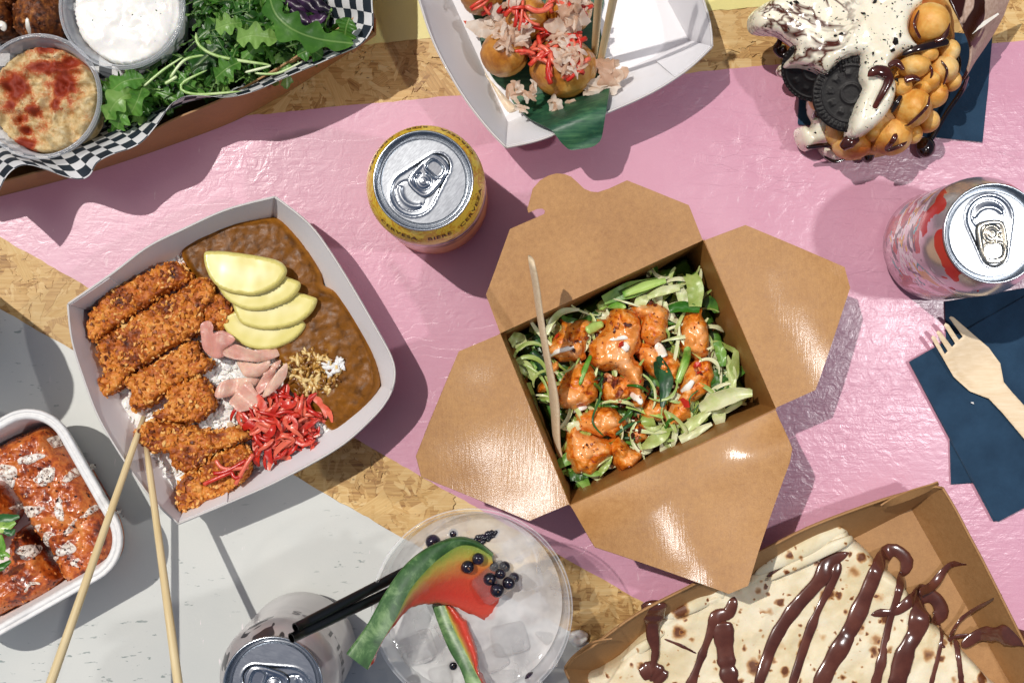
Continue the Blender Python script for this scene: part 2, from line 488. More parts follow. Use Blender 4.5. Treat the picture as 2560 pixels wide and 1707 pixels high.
# strands that show in the unpainted bands
def strand_mesh(seed):
    r = random.Random(seed); L = r.uniform(.5, 1); W = r.choice((.07, .12, .2, .34, .5)) * r.uniform(.8, 1.2); top = []
    n = 5
    for k in range(n): top.append((-L / 2 + L * k / (n - 1), W / 2 * (1 + r.uniform(-.25, .2))))
    e = [(L / 2 + r.uniform(-.06, .06), W * f) for f in (.22, -.02, -.25)]
    bot = [(x, -y * r.uniform(.8, 1.1)) for x, y in reversed(top)]
    e2 = [(-L / 2 + r.uniform(-.06, .06), -W * f) for f in (.22, -.03, -.25)]
    return slab(np.array(top + e + bot + e2) * .045, -.0009, 0)
def rand_pts(pw, n, seed):
    r = np.random.default_rng(seed); lo, hi = pw.min(0), pw.max(0); q = r.uniform(lo, hi, (n * 4, 2)); return q[inside(q, pw)][:n]
protos = [build('wood_strand', strand_mesh(s), M_STRAND, None, smooth=False) for s in range(14)]
rs = random.Random(15)
zones = [([(560, 130), (1190, 90), (1240, 250), (560, 330)], 72, None), ([(1700, 20), (2080, -40), (2080, 160), (1700, 190)], 36, None),
         ([(-20, 560), (240, 690), (240, 930), (-20, 790)], 56, 28), ([(680, 990), (1110, 1230), (1110, 1390), (680, 1160)], 52, 32),
         ([(1330, 1330), (1680, 1530), (1560, 1680), (1330, 1560)], 44, 32), ([(2460, -30), (2620, -30), (2620, 105), (2460, 110)], 24, None)]
for poly, cnt, ang in zones:
    pw = P(poly); lo, hi = pw.min(0), pw.max(0); k = 0
    while k < cnt:
        q = np.array([[rs.uniform(lo[0], hi[0]), rs.uniform(lo[1], hi[1])]])
        if not inside(q, pw)[0]: continue
        a = R(-ang) + rs.gauss(0, .35) if ang is not None and rs.random() < .55 else rs.uniform(0, math.pi)
        inst(protos[rs.randrange(14)], (q[0, 0], q[0, 1], -.0003 - .0011 * rs.random()), (rs.uniform(-.03, .03), rs.uniform(-.012, .012), a), rs.uniform(.35, 1.0), table)
        k += 1
# the many smaller strands between them, too many to count
ms = []; sm = [strand_mesh(40 + s) for s in range(10)]
for poly, cnt, ang in zones:
    pw = P(poly); q = rand_pts(pw, cnt * 6, rs.randrange(999))
    for x, y in q:
        s = rs.uniform(.14, .5); ms.append(xf(sm[rs.randrange(10)], (x, y, -.0002 - .0009 * rs.random()), (rs.uniform(-.04, .04), rs.uniform(-.02, .02), rs.uniform(0, 3.14)), (s, s, 1)))
o = build('small_strands', cat(*ms), M_STRAND_S, table, smooth=False); o['kind'] = 'stuff'
drop(*protos)

# ------------------------------------------------------------------ shared materials
def kraft(name, a, b, rough=.5, bump=.12, coat=0):
    n = NT(name)
    f = n.noise(300, 6, .75); sp = n.noise(1500, 3, .6); br = n.noise(25, 3)
    st = n.noise(1, 4, .6, 0, n.map((700, 90, 300), (0, 0, R(30))))
    c = n.ramp(n.math('MULTIPLY_ADD', br, .3, n.math('MULTIPLY_ADD', sp, .3, n.math('MULTIPLY', f, .5))), [(.36, b), (.66, a)])
    hgt = n.math('MULTIPLY_ADD', st, 1.2, n.math('ADD', sp, f))
    n.set(color=c, rough=n.mrange(f, .3, .7, rough - .08, rough + .1), spec=.5, normal=n.bump(hgt, bump, .0005))
    if coat: n.set(coat=coat, coat_rough=.14); n.L(n.bump(n.math('MULTIPLY_ADD', st, 2.0, sp), .13, .0003), n.b.inputs['Coat Normal'])
    return n.m
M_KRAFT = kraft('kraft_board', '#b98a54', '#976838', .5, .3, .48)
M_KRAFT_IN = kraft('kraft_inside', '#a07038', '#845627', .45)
M_KRAFT_D = kraft('kraft_tray_board', '#a87e50', '#8c6338', .6)
def card_white():
    n = NT('white_card'); f = n.noise(700, 4, .6); s = n.noise(30, 3)
    c = n.mix(n.mrange(s, .62, .75, 0, .3), '#e4e3e6', '#cdbfae')
    n.set(color=c, rough=.42, spec=.4, normal=n.bump(f, .05, .0003)); return n.m
M_CARD = card_white()
M_EDGE = NT('card_edge').set(color='#c9c5c2', rough=.7).m
M_ALU = None
def alu(name, tint='#bcc1c7', rough=.24):
    n = NT(name); f = n.noise(1, 3, .6, 0, n.map((1500, 300, 60))); g = n.noise(700, 3)
    n.set(color=tint, metal=1.0, rough=n.mrange(f, .3, .7, rough - .03, rough + .03), normal=n.bump(n.noise(26, 2), .2, .0010)); return n.m
M_ALU = alu('brushed_aluminium'); M_TAB = alu('tab_aluminium', '#bfc4ca', .18); M_GOLDTAB = alu('warm_tab_aluminium', '#cfc7b6', .22)
def wood(name, a, b, ax=(40, 900, 900), rough=.55):
    n = NT(name); g = n.noise(1, 5, .6, .2, n.map(ax)); c = n.ramp(g, [(.3, b), (.7, a)])
    n.set(color=c, rough=rough, normal=n.bump(g, .15, .0003)); return n.m
M_BAMBOO = wood('bamboo', '#e3d2aa', '#cfb581', (25, 700, 700)); M_BIRCH = wood('birch_wood', '#e6d2b4', '#d6bd98', (60, 600, 600))
# ================================================================== trays and boxes
def arc(p3, n):
    """resample a 3-d polyline to n points evenly along its length"""
    p3 = np.asarray(p3, float); s = np.r_[0, np.cumsum(np.linalg.norm(np.diff(p3, axis=0), axis=1))]
    t = np.linspace(0, s[-1], n); return np.stack([np.interp(t, s, p3[:, k]) for k in range(p3.shape[1])], 1)
def lift(pts, z): q = P(pts, z); return np.column_stack([q, np.full(len(q), z)])
def loft(rows, nu):
    rows = [arc(r, nu) for r in rows]; V = np.vstack(rows); m = len(rows)
    F = [(j * nu + i, j * nu + i + 1, (j + 1) * nu + i + 1, (j + 1) * nu + i) for j in range(m - 1) for i in range(nu - 1)]
    return V, F
def between(a, b, n, bow=0.0, nu=24):
    """rows from curve a up to curve b; bow pushes the middle sideways (out) and down"""
    a, b = arc(a, nu), arc(b, nu); out = []
    for t in np.linspace(0, 1, n):
        r = a + (b - a) * t; r[:, 2] -= bow * 4 * t * (1 - t); out.append(r)
    return out
def paper_tray(label, edges, zr, floor, group, tabs=(), mat=None, edge_mat=None, cat_='food tray', name='paper_tray', th=.0009):
    """edges: four rim curves (pixels) in order, floor: four floor corners (pixels) in the same order (start of each edge)"""
    mat = mat or M_CARD
    fl = P(floor, .0015); c = fl.mean(0)
    t = thing(name, label, cat_, (c[0], c[1], 0), group)
    build('tray_floor', slab(fl, .0004, .0015), mat, t, smooth=False)
    walls = []
    for i in range(4):
        a, b = fl[i], fl[(i + 1) % 4]
        f3 = np.array([[*(a + (b - a) * k / 8), .0016] for k in range(9)])
        r3 = lift(crom(edges[i], 6, False), zr)
        m = loft(between(f3, r3, 6, .0015), 28); w = build('side_panel', m, mat, t, solid=th); walls.append((f3, r3))
        rim = arc(r3, 60)
        build('cut_edge', tube(rim + np.array((0, 0, th * .2)), th * .75, 6), edge_mat or M_EDGE, w)
    for i, u0, u1, v0 in tabs:                         # glued corner flaps on the inside of a wall
        f3, r3 = walls[i]; A = arc(f3, 50); B = arc(r3, 50); n0, n1 = int(u0 * 49), int(u1 * 49)
        rows = []
        for v in np.linspace(v0, 1.0, 6):
            q = A[n0:n1 + 1] + (B[n0:n1 + 1] - A[n0:n1 + 1]) * v
            inw = (np.array([c[0], c[1], .03]) - q); inw /= np.linalg.norm(inw, axis=1)[:, None]; rows.append(q + inw * .0012)
        build('corner_flap', loft(rows, n1 - n0 + 1), mat, t, solid=th)
    return t

paper_tray('white paper tray holding breaded cutlet, curry and pickles', [
    K4([(980, 42), (760, 100), (560, 190), (400, 270), (240, 390), (38, 530)]),
    K4([(38, 530), (45, 620), (62, 720), (110, 870), (180, 1050), (300, 1250), (400, 1390), (470, 1465), (540, 1528)]),
    K4([(540, 1528), (800, 1420), (1000, 1330), (1270, 1180), (1430, 1040), (1490, 965), (1512, 920)]),
    K4([(1512, 920), (1526, 850), (1510, 770), (1440, 640), (1330, 450), (1230, 290), (1130, 160), (980, 42)])],
    .044, K4([(965, 185), (170, 570), (600, 1385), (1430, 890)]), 'white paper trays', [(0, .80, 1.0, .25), (2, .0, .22, .3)])
paper_tray('white paper tray with dumpling balls on a green leaf', [
    K2([(330, -360), (380, -180), (435, 0), (500, 200), (580, 370), (700, 570), (830, 740), (935, 850)]),
    K2([(935, 850), (1100, 815), (1220, 772), (1510, 652), (1700, 570), (1850, 490), (2000, 385), (2120, 270)]),
    K2([(2120, 270), (2112, 150), (2085, 50), (2000, -200), (1850, -480), (1650, -780), (1560, -880)]),
    K2([(1560, -880), (1300, -800), (900, -650), (600, -500), (330, -360)])],
    .046, K2([(500, -270), (945, 705), (1990, 235), (1500, -680)]), 'white paper trays', [(1, .80, 1.0, .2), (1, 0, .25, .3)])

# ---- kraft take-out box with four open flaps
ZB = .066
bx = K5([(335, 600), (1072, 262), (1335, 872), (588, 1222)])          # opening corners
bo = P(bx, ZB); bc = bo.mean(0)
box = thing('takeout_box', 'open brown kraft take-out box with four spread flaps, full of glazed chicken', 'takeout box', (bc[0], bc[1], 0))
bf = bc + (bo - bc) * .90
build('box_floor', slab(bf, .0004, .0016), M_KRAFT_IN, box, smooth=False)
for i in range(4):
    a, b, fa, fb = bo[i], bo[(i + 1) % 4], bf[i], bf[(i + 1) % 4]
    top = np.array([[*(a + (b - a) * k / 12), ZB] for k in range(13)]); bot = np.array([[*(fa + (fb - fa) * k / 12), .0017] for k in range(13)])
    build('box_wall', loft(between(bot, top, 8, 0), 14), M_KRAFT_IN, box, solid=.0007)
def flap(i, px, slope, curve, twist=0.0, ca=0.0, cb=0.0):
    a, b = bo[i], bo[(i + 1) % 4]; ab = (b - a) / np.linalg.norm(b - a); L = np.linalg.norm(b - a)
    n = np.array((-ab[1], ab[0]))
    if n @ (bc - a) > 0: n = -n
    def zf(q):
        u = np.maximum((q - a) @ n, 0); w = (q - a) @ ab / L - .5
        return ZB + .0003 + slope * u + curve * u * u + twist * u * w + sstep(0, .022, u) * (ca * w * w + cb * w)
    q = P(px, ZB)
    for _ in range(6): q = P(px, zf(q))
    v, F, d = tri(q, .004)
    z = zf(v) + .0004 * noise(v[:, 0], v[:, 1], 0, 45, i)
    return build('flap', (np.column_stack([v, z]), F), M_KRAFT, box, solid=.0008)
flap(0, K5([(335, 600), (283, 460), (300, 415), (370, 222), (495, 167), (497, 155), (488, 148), (470, 149), (437, 163), (433, 148), (440, 125), (453, 75), (480, 45), (510, 28), (540, 20), (570, 23), (592, 32), (615, 52), (640, 76), (665, 86), (690, 88), (730, 75), (795, 45), (1020, 135), (1070, 262)]), .10, .3)
flap(1, K5([(1076, 263), (1225, 207), (1585, 360), (1605, 435), (1480, 805), (1335, 870)]), .13, -3.4, .0)
flap(2, K5([(1335, 878), (1395, 1020), (1385, 1070), (1235, 1515), (1165, 1545), (680, 1375), (590, 1225)]), .05, .3, 0, .075, .006)
flap(3, K5([(335, 602), (185, 665), (75, 930), (30, 1045), (50, 1120), (440, 1280), (584, 1220)]), .21, 2.1)

# ---- kraft tray with the crepe
zc = .036
paper_tray('shallow brown kraft tray holding the chocolate crepe', [
    K9([(65, 978), (110, 925), (200, 868), (430, 702), (700, 562), (1040, 395), (1290, 270), (1640, 140), (1800, 95), (1900, 72), (1945, 78)]),
    K9([(1945, 78), (2010, 185), (2080, 320), (2150, 450), (2352, 850), (2620, 1380)]),
    K9([(2620, 1380), (2000, 1700), (1300, 2060), (765, 2306)]), K9([(765, 2306), (500, 1810), (180, 1230), (65, 978)])],
    zc, K9([(215, 990), (1790, 183), (2440, 1330), (860, 2160)]), None, [], M_KRAFT_D, M_KRAFT_D, 'food tray', 'kraft_tray', .0011)
crepe_tray = bpy.data.objects['kraft_tray']
q = lift(K9([(1640, 168), (1700, 130), (1790, 92), (1880, 66), (1925, 50)]), zc + .004); q2 = lift(K9([(1640, 172), (1700, 165), (1800, 130), (1890, 88), (1930, 62)]), zc - .001)
build('locking_tab', loft([arc(crom(q2, 6, False), 20), (arc(crom(q2, 6, False), 20) + arc(crom(q, 6, False), 20)) / 2, arc(crom(q, 6, False), 20)], 20), M_KRAFT_D, crepe_tray, solid=.0009)
q = lift(K9([(65, 972), (110, 915), (200, 850), (300, 832)]), zc + .003); q2 = lift(K9([(70, 985), (120, 935), (205, 872), (300, 836)]), zc - .002)
build('locking_tab', loft([arc(crom(q2, 6, False), 20), arc(crom(q, 6, False), 20)], 20), M_KRAFT_D, crepe_tray, solid=.0009)

# ---- kraft tray with the salad, checkered liner
base = K1([(-150, 1238), (30, 1195), (300, 1125), (620, 1035), (1020, 900), (1430, 745), (1700, 600), (1900, 480), (2120, 335), (2295, 212)])
zs = .043
b3 = lift(crom(base, 5, False), .001); r3 = b3.copy(); r3[:, 2] = zs; r3[:, :2] += np.array((-.0022, .0046)) * sstep(P1(K1([(850, 900)])[0])[0], P1(K1([(1250, 800)])[0])[0], b3[:, 0])[:, None]
c1, c0 = b3[-1], b3[0]; far = np.array((-.055, .40, 0)); 
salad_tray = thing('kraft_tray', 'brown kraft tray lined with checkered paper, holding salad and dip cups', 'food tray', (-.33, .2, 0))
def kwall(a, b):
    build('side_panel', loft(between(a, b, 6, 0), 40), M_KRAFT_D, salad_tray, solid=.001)
kwall(b3, r3)
cR = P1(K1([(1980, -760)])[0]); cL = P1(K1([(-460, 290)])[0])
e = lambda a, b, z: np.array([[*(np.asarray(a)[:2] + (np.asarray(b)[:2] - np.asarray(a)[:2]) * t), z] for t in np.linspace(0, 1, 12)])
kwall(e(c1, cR, .001), e(c1 + np.array((.004, 0, 0)), cR, zs)); kwall(e(cR, cL, .001), e(cR, cL, zs)); kwall(e(cL, c0, .001), e(cL, c0, zs))
build('tray_floor', slab(np.vstack([b3[:, :2], [cR, cL]]), .0003, .0009), M_KRAFT_D, salad_tray, smooth=False)
q = lift(K1([(2150, 318), (2220, 262), (2298, 205)]), .05); build('corner_fold', tube(arc(q, 16), .0012, 8, 1.8), M_KRAFT_D, salad_tray)

def checker():
    n = NT('checkered_paper'); s = .0078
    a = n.math('FLOOR', n.math('DIVIDE', n.attr('cu'), s)); b = n.math('FLOOR', n.math('DIVIDE', n.attr('cv'), s))
    par = n.math('PINGPONG', n.math('ADD', a, b), 1.0)
    gr = n.noise(60, 3); w = n.ramp(gr, [(.3, '#d9dadc'), (.7, '#e9e9e8')]); k = n.ramp(gr, [(.3, '#232b34'), (.7, '#2e3842')])
    n.set(color=n.mix(par, w, k), rough=.5, spec=.35, normal=n.bump(n.noise(120, 3), .12, .001))
    tr = n.n('BsdfTranslucent'); n.L(n.mix(par, w, k), tr.inputs[0]); mx = n.n('MixShader'); mx.inputs[0].default_value = .18
    n.L(n.b.outputs[0], mx.inputs[1]); n.L(tr.outputs[0], mx.inputs[2]); n.L(mx.outputs[0], n.out.inputs[0]); return n.m
M_CHECK = checker()
eg = crom(K1([(2278, -420), (2284, -150), (2281, 20), (2288, 120), (2282, 178), (2240, 245), (2180, 285), (2040, 345), (1880, 420), (1700, 500), (1560, 560), (1400, 598), (1250, 590), (1150, 592), (1080, 610), (1030, 645), (960, 760), (880, 862), (800, 908), (720, 935), (660, 965), (600, 1008), (555, 1070), (490, 1096), (400, 1082), (270, 1035), (180, 1010), (110, 1018), (50, 1075), (0, 1190), (-60, 1290)]), 5, False)
mi = crom(K1([(2170, -420), (2165, -150), (2150, 0), (2165, 90), (2150, 150), (2120, 215), (2070, 262), (1970, 330), (1830, 392), (1660, 468), (1520, 530), (1380, 575), (1230, 610), (1120, 640), (1040, 668), (980, 690), (900, 740), (800, 800), (700, 850), (620, 885), (560, 910), (500, 930), (430, 950), (360, 965), (260, 965), (160, 955), (80, 950), (20, 960), (-40, 1020), (-100, 1080), (-160, 1150)]), 5, False)
inn = crom(K1([(1930, -420), (1900, -150), (1880, -20), (1930, 60), (1985, 110), (1990, 180), (1960, 240), (1880, 290), (1750, 360), (1600, 430), (1460, 490), (1340, 540), (1200, 570), (1080, 600), (960, 620), (880, 650), (780, 700), (680, 750), (590, 790), (520, 810), (450, 820), (390, 830), (320, 840), (250, 850), (180, 850), (110, 850), (40, 850), (-20, 850), (-80, 880), (-140, 940), (-200, 1000)]), 5, False)
n_u = len(eg)
rows = [lift(inn, .010), lift((inn + mi) / 2, .026), lift(mi, .042), lift((mi * .55 + eg * .45), .051), lift(mi * .2 + eg * .8, .0565), lift(eg, .058)]
zj = .002 * np.sin(np.linspace(0, 21, n_u)) + .0015 * np.sin(np.linspace(1, 47, n_u))
for j, r in enumerate(rows): r[:, 2] += zj * j / 5
V = np.vstack(rows); F = [(j * n_u + i, j * n_u + i + 1, (j + 1) * n_u + i + 1, (j + 1) * n_u + i) for j in range(5) for i in range(n_u - 1)]
midc = (rows[2] + rows[4]) / 2; cu = np.r_[0, np.cumsum(np.linalg.norm(np.diff(midc, axis=0), axis=1))]
cv = np.vstack([np.zeros(n_u)] + [np.linalg.norm(rows[j + 1] - rows[j], axis=1) for j in range(5)]).cumsum(0); cv = cv - cv[-1] + .04
liner = build('checkered_liner', (V, F), M_CHECK, None, attr={'cu': np.tile(cu, 6), 'cv': cv.ravel()}, solid=.00015)
tag(liner, 'black and white checkered paper liner with wavy edge in the salad tray', 'paper liner')
# the liner's flat middle, under the salad
inn_w = np.array([r[:2] for r in rows[0]]); poly = np.vstack([inn_w, [P1(K1([(-400, 400)])[0]), P1(K1([(1500, -600)])[0])]])
v, F, d = tri(poly, .006); build('liner_middle', (np.column_stack([v, np.full(len(v), .0098)]), F), M_CHECK, liner, attr={'cu': v[:, 0] + 2, 'cv': v[:, 1] + 2})

# ---- moulded fibre tray, lower left
M_FIBRE = NT('moulded_fibre'); M_FIBRE.set(color=M_FIBRE.ramp(M_FIBRE.noise(300, 4), [(.3, '#dedddc'), (.7, '#ecebe9')]), rough=.55, normal=M_FIBRE.bump(M_FIBRE.noise(500, 4), .12, .0005)); M_FIBRE = M_FIBRE.m
zf_ = .046
fa, fb = P1(K7([(232, 62)])[0], zf_), P1(K7([(718, 915)])[0], zf_)     # the two corners in view
ux = (fb - fa) / np.linalg.norm(fb - fa); vx = np.array((ux[1], -ux[0])); vx = vx if vx[0] < 0 else -vx
Lw = np.linalg.norm(fb - fa); Wd = .125
fc = (fa + fb) / 2 + vx * Wd / 2
def rrect(hl, hw, r, n=10):
    out = []
    for sx, sy, a0 in ((1, 1, 0), (-1, 1, 90), (-1, -1, 180), (1, -1, 270)):
        for k in range(n + 1):
            a = R(a0 + 90 * k / n); out.append((sx * (hl - r) + r * math.cos(a), sy * (hw - r) + r * math.sin(a)))
    return np.array(out)
def fibre_ring(inset, r, z):
    p = rrect(Lw / 2 - inset, Wd / 2 - inset, r); return np.column_stack([fc + p[:, :1] * ux + p[:, 1:] * vx, np.full(len(p), z)])
ft = thing('fibre_tray', 'white moulded fibre tray with thick rounded rim, lower left', 'food tray', (fc[0], fc[1], 0))
prof = [(.020, .014, .0012), (.014, .016, .0012), (.0105, .018, .006), (.0066, .0205, zf_ - .004), (.0060, .021, zf_ - .0015), (.0048, .0222, zf_), (.0030, .024, zf_ - .0002), (.0024, .0246, zf_ - .0012), (.0020, .025, zf_ - .0002), (.0008, .0262, zf_), (.0000, .027, zf_ - .0012), (.0002, .0268, zf_ - .004), (.0022, .0248, zf_ - .0045), (.0040, .023, zf_ - .005)]
rings = [fibre_ring(*p) for p in prof]; m = len(rings[0])
V = np.vstack(rings); F = [(j * m + i, j * m + (i + 1) % m, (j + 1) * m + (i + 1) % m, (j + 1) * m + i) for j in range(len(rings) - 1) for i in range(m)]
build('bowl', (V, F), M_FIBRE, ft)
v, F, _ = tri_plain(rings[0][:, :2]); build('tray_floor', (np.column_stack([v, np.full(len(v), .0012)]), F), M_FIBRE, ft)

# ================================================================== cans
def text_mesh(s, size, extr=0.0):
    cu_ = bpy.data.curves.new('txt', 'FONT'); cu_.body = s; cu_.size = size; cu_.align_x = 'CENTER'; cu_.extrude = extr; cu_.resolution_u = 3
    cu_.space_character = 1.12; cu_.offset = size * .018
    o = bpy.data.objects.new('txt', cu_); scene.collection.objects.link(o)
    bpy.context.view_layer.update()
    me = o.evaluated_get(bpy.context.evaluated_depsgraph_get()).to_mesh()
    v = np.array([q.co[:] for q in me.vertices]); f = [tuple(p.vertices) for p in me.polygons]
    o.to_mesh_clear(); bpy.data.objects.remove(o); bpy.data.curves.remove(cu_)
    return v, f
CAN_R = .0331; CAN_H = .1155
SH = [(.0331, .092), (.0329, .0945), (.0321, .0985), (.0307, .1030), (.0289, .1075), (.0274, .1105), (.0268, .1118)]
def shoulder_pt(s):
    """point (r, z) a length s down the shoulder from the neck"""
    a = np.array(SH[::-1]); L = np.r_[0, np.cumsum(np.linalg.norm(np.diff(a, axis=0), axis=1))]
    return np.interp(s, L, a[:, 0]), np.interp(s, L, a[:, 1])
def uneven_capsule(x, y, r1, r2, h):
    """signed distance to the hull of a circle r1 at the origin and r2 at (0, h)"""
    x = np.abs(x); b = (r1 - r2) / h; a = math.sqrt(1 - b * b); k = -b * x + a * y
    d = np.where(k < 0, np.hypot(x, y) - r1, np.where(k > a * h, np.hypot(x, y - h) - r2, a * x + b * y - r1)); return d
def can(label, base_xy, body_mat, shoulder_mat, tab_ang, spin, tab_mat, group='drink cans', style=0):
    c = np.array(base_xy)
    t = thing('drink_can', label, 'can', (c[0], c[1], 0), group)
    bpf = [(.0225, .004), (.0245, .0010), (.0262, .0006), (.0285, .0035), (.0322, .0088), (.0331, .0115), (.0331, .03), (.0331, .05), (.0331, .07), (.0331, .0918)]
    o = build('can_body', lathe(bpf, 96), body_mat, t); o.rotation_euler.z = R(spin); o.location = (0, 0, 0)
    o = build('shoulder', lathe(SH, 96), shoulder_mat, t); o.rotation_euler.z = R(spin); o.location = (0, 0, 0)
    rim = [(.0266, .1117), (.0268, .1128), (.02715, .1138), (.0272, .1150), (.0268, .1155), (.0262, .1154), (.0258, .1146), (.0254, .1130), (.0248, .1105), (.0243, .1092), (.0238, .1088), (.0233, .1093), (.0230, .1106), (.0226, .1112)]
    o = build('lid_rim', lathe(rim, 96), M_ALU, t); o.location = (0, 0, 0)
    # pressed lid: teardrop bead, opening panel score, rivet
    an = np.array([(math.cos(a), math.sin(a)) for a in np.linspace(0, 2 * math.pi, 90, endpoint=False)]) * .0227
    v, F, d = tri(an, .00062); x, y = v[:, 0], v[:, 1]
    z = np.full(len(v), .1110)
    sd = uneven_capsule(x, y + .0085, .0125, .0072, .0195)
    z += -.00055 * sstep(.0006, -.0006, sd) + .00055 * np.exp(-(sd / .00055) ** 2)
    so = np.hypot(x / 1.15, (y + .0105)) - .0078                       # opening panel
    z += -.00035 * np.exp(-(so / .0003) ** 2) - .0002 * sstep(.0003, -.0003, so)
    sm = np.abs(np.hypot(x, y + .006) - .0088); ang = np.arctan2(y + .006, x)
    z += np.where((ang < -.5) & (ang > -2.65), .0006 * np.exp(-(sm / .0012) ** 2), 0)
    z += .0008 * sstep(.0021, .0016, np.hypot(x, y))
    o = build('lid_panel', (np.column_stack([v, z]), F), M_ALU, t); o.location = (0, 0, 0); o.rotation_euler.z = R(tab_ang)
    # pull tab: rounded plate, raised rolled edge, finger hole and rivet island
    tp = crom([(0, -.0075), (.0055, -.0066), (.0078, -.003), (.0080, .004), (.0074, .011), (.0052, .0150), (0, .0164), (-.0052, .0150), (-.0074, .011), (-.0080, .004), (-.0078, -.003), (-.0055, -.0066)], 6)
    hole = crom([(0, .0058), (.0040, .0062), (.0052, .0090), (.0040, .0124), (0, .0134), (-.0040, .0124), (-.0052, .0090), (-.0040, .0062)], 5)
    v, F, d = tri(tp, .0005, holes=[hole] if style else [])
    x, y = v[:, 0], v[:, 1]; db = pdist(v, tp); dh = pdist(v, hole); inh = inside(v, hole)
    z = .1119 + .0008 * np.sqrt(1 - np.clip(1 - np.minimum(db, dh if style else 9) / .0009, 0, 1) ** 2) - .00035 * sstep(.0015, .0026, db) 
    z += .0005 * np.exp(-((dh - .0004) / .0006) ** 2) * (~inh)
    if not style: z -= np.where(inh, .0009 * sstep(0, .0009, dh), 0)
    rr_ = np.hypot(x, y); an_ = np.arctan2(y, x)
    z -= .0009 * np.exp(-((rr_ - .0043) / .0005) ** 2) * ((an_ > -2.9) & (an_ < 1.9) | (an_ > 2.6)).astype(float)
    z += .0004 * sstep(.0024, .0018, rr_)
    o = build('pull_tab', (np.column_stack([v, z]), F), tab_mat, t); o.location = (0, 0, 0); o.rotation_euler.z = R(tab_ang)
    o2 = build('rivet', sphere((0, 0, .1122), (.0019, .0019, .0007), 20, 8), tab_mat, t); o2.location = (0, 0, 0)
    return t
def top_to_base(px, z=CAN_H): return P1(px, z)

# yellow can
n = NT('yellow_can_print'); sc = n.map((130, 130, 130)); w = n.noise(.8, 0, .5, 1.6, sc)
ln_ = n.math('ABSOLUTE', n.math('SUBTRACT', n.math('FRACT', n.math('MULTIPLY', w, 4.0)), .5))
c = n.mix(n.mrange(ln_, .02, .05), '#bf8a22', n.ramp(n.noise(.7, 1, .5, 2.0, n.map((150, 150, 150), (0, 0, 0), (7, 2, 1))), [(.52, '#f0cf45'), (.54, '#e2a826'), (.62, '#dd9f20'), (.64, '#f0d04a')], 'LINEAR'))
n.set(color=c, rough=.3, metal=.0, coat=.2); M_YCAN = n.m
n = NT('yellow_can_body_print'); z = n.sep()[2]
band = n.math('MULTIPLY_ADD', n.noise(70, 2), .012, z)
ink = n.mrange(n.noise(1, 3, .6, .6, n.map((60, 60, 150))), .50, .53); 
c = n.mix(n.mrange(band, .0955, .0962), n.mix(n.mrange(band, .0800, .0830), n.ramp(n.noise(80, 3), [(.4, '#d98a2f'), (.6, '#e7a35c')]), '#e7bfc6'), '#ecc53a')
c = n.mix(n.math('MULTIPLY', ink, n.mrange(z, .06, .066)), c, '#232036')
n.set(color=c, rough=.3, metal=.05, coat=.2); M_YBODY = n.m
yb = top_to_base(DD([(972, 415)])[0]); yc = can('yellow beer can with brown lettering round its shoulder', yb, M_YBODY, M_YCAN, -42, 0, M_TAB)
M_BROWN = NT('brown_ink').set(color='#4a1c14', rough=.4).m
for word, ang in (('CERVESA', -119), ('\u00b7', -93), ('BI\u00c8RE', -74), ('\u00b7', -52), ('CERVEZA', -28), ('CERVESA', 52), ('\u00b7', 79), ('BEER', 98), ('\u00b7', 117), ('CERVEZA', 146)):
    tm = text_mesh(word, .0052); v, f = tm; out = []
    for x, y, _ in v:
        r, z = shoulder_pt(.0112 - y); r0 = .0305; a = R(ang) + x / r0; out.append(((r + .00022) * math.cos(a), (r + .00022) * math.sin(a), z + .00018))
    o = build('lettering', (np.array(out), f), M_BROWN, yc, smooth=False); o.location = (0, 0, 0)

# silver-pink can with bright printed art
n = NT('art_can_print'); z = n.sep()[2]
base_c = n.mix(n.mrange(z, .02, .085), '#d3b3bf', '#c9c6ca')
def patch(seed, sc_, lo, zlo, zhi, colr, prev, soft=.006, d=1.4):
    m = n.mrange(n.noise(1, 3, .5, d, n.map((sc_, sc_, sc_ * 1.1), (0, 0, 0), (seed * 1.7, seed * .9, seed))), lo, lo + soft)
    m = n.math('MULTIPLY', m, n.math('MULTIPLY', n.mrange(z, zlo, zlo + .004), n.mrange(z, zhi + .004, zhi)))
    return n.mix(m, prev, colr), m
c, m1 = patch(3, 40, .52, .03, .092, '#e9e4e8', base_c); c, m2 = patch(8, 34, .56, .015, .115, '#b5342f', c)
c, m3 = patch(5, 55, .60, .025, .085, '#2a9aa0', c); c, m4 = patch(11, 60, .62, .02, .08, '#d9a93a', c); c, m5 = patch(14, 46, .60, .01, .09, '#2a2b45', c)
c, m6 = patch(21, 150, .60, .01, .07, '#47354f', c, .05, 2.5)
mm = n.math('MAXIMUM', m1, n.math('MAXIMUM', m2, n.math('MAXIMUM', m3, n.math('MAXIMUM', m4, m5))))
n.set(color=c, metal=n.mrange(mm, 0, 1, .75, .1), rough=.22, coat=.2); M_ART = n.m
pb = top_to_base(DD([(2283, 536)])[0]); can('silver can with red, white and teal printed art, beside the navy napkins', pb, M_ART, M_ART, 180 + 8, 200, M_GOLDTAB, style=1)

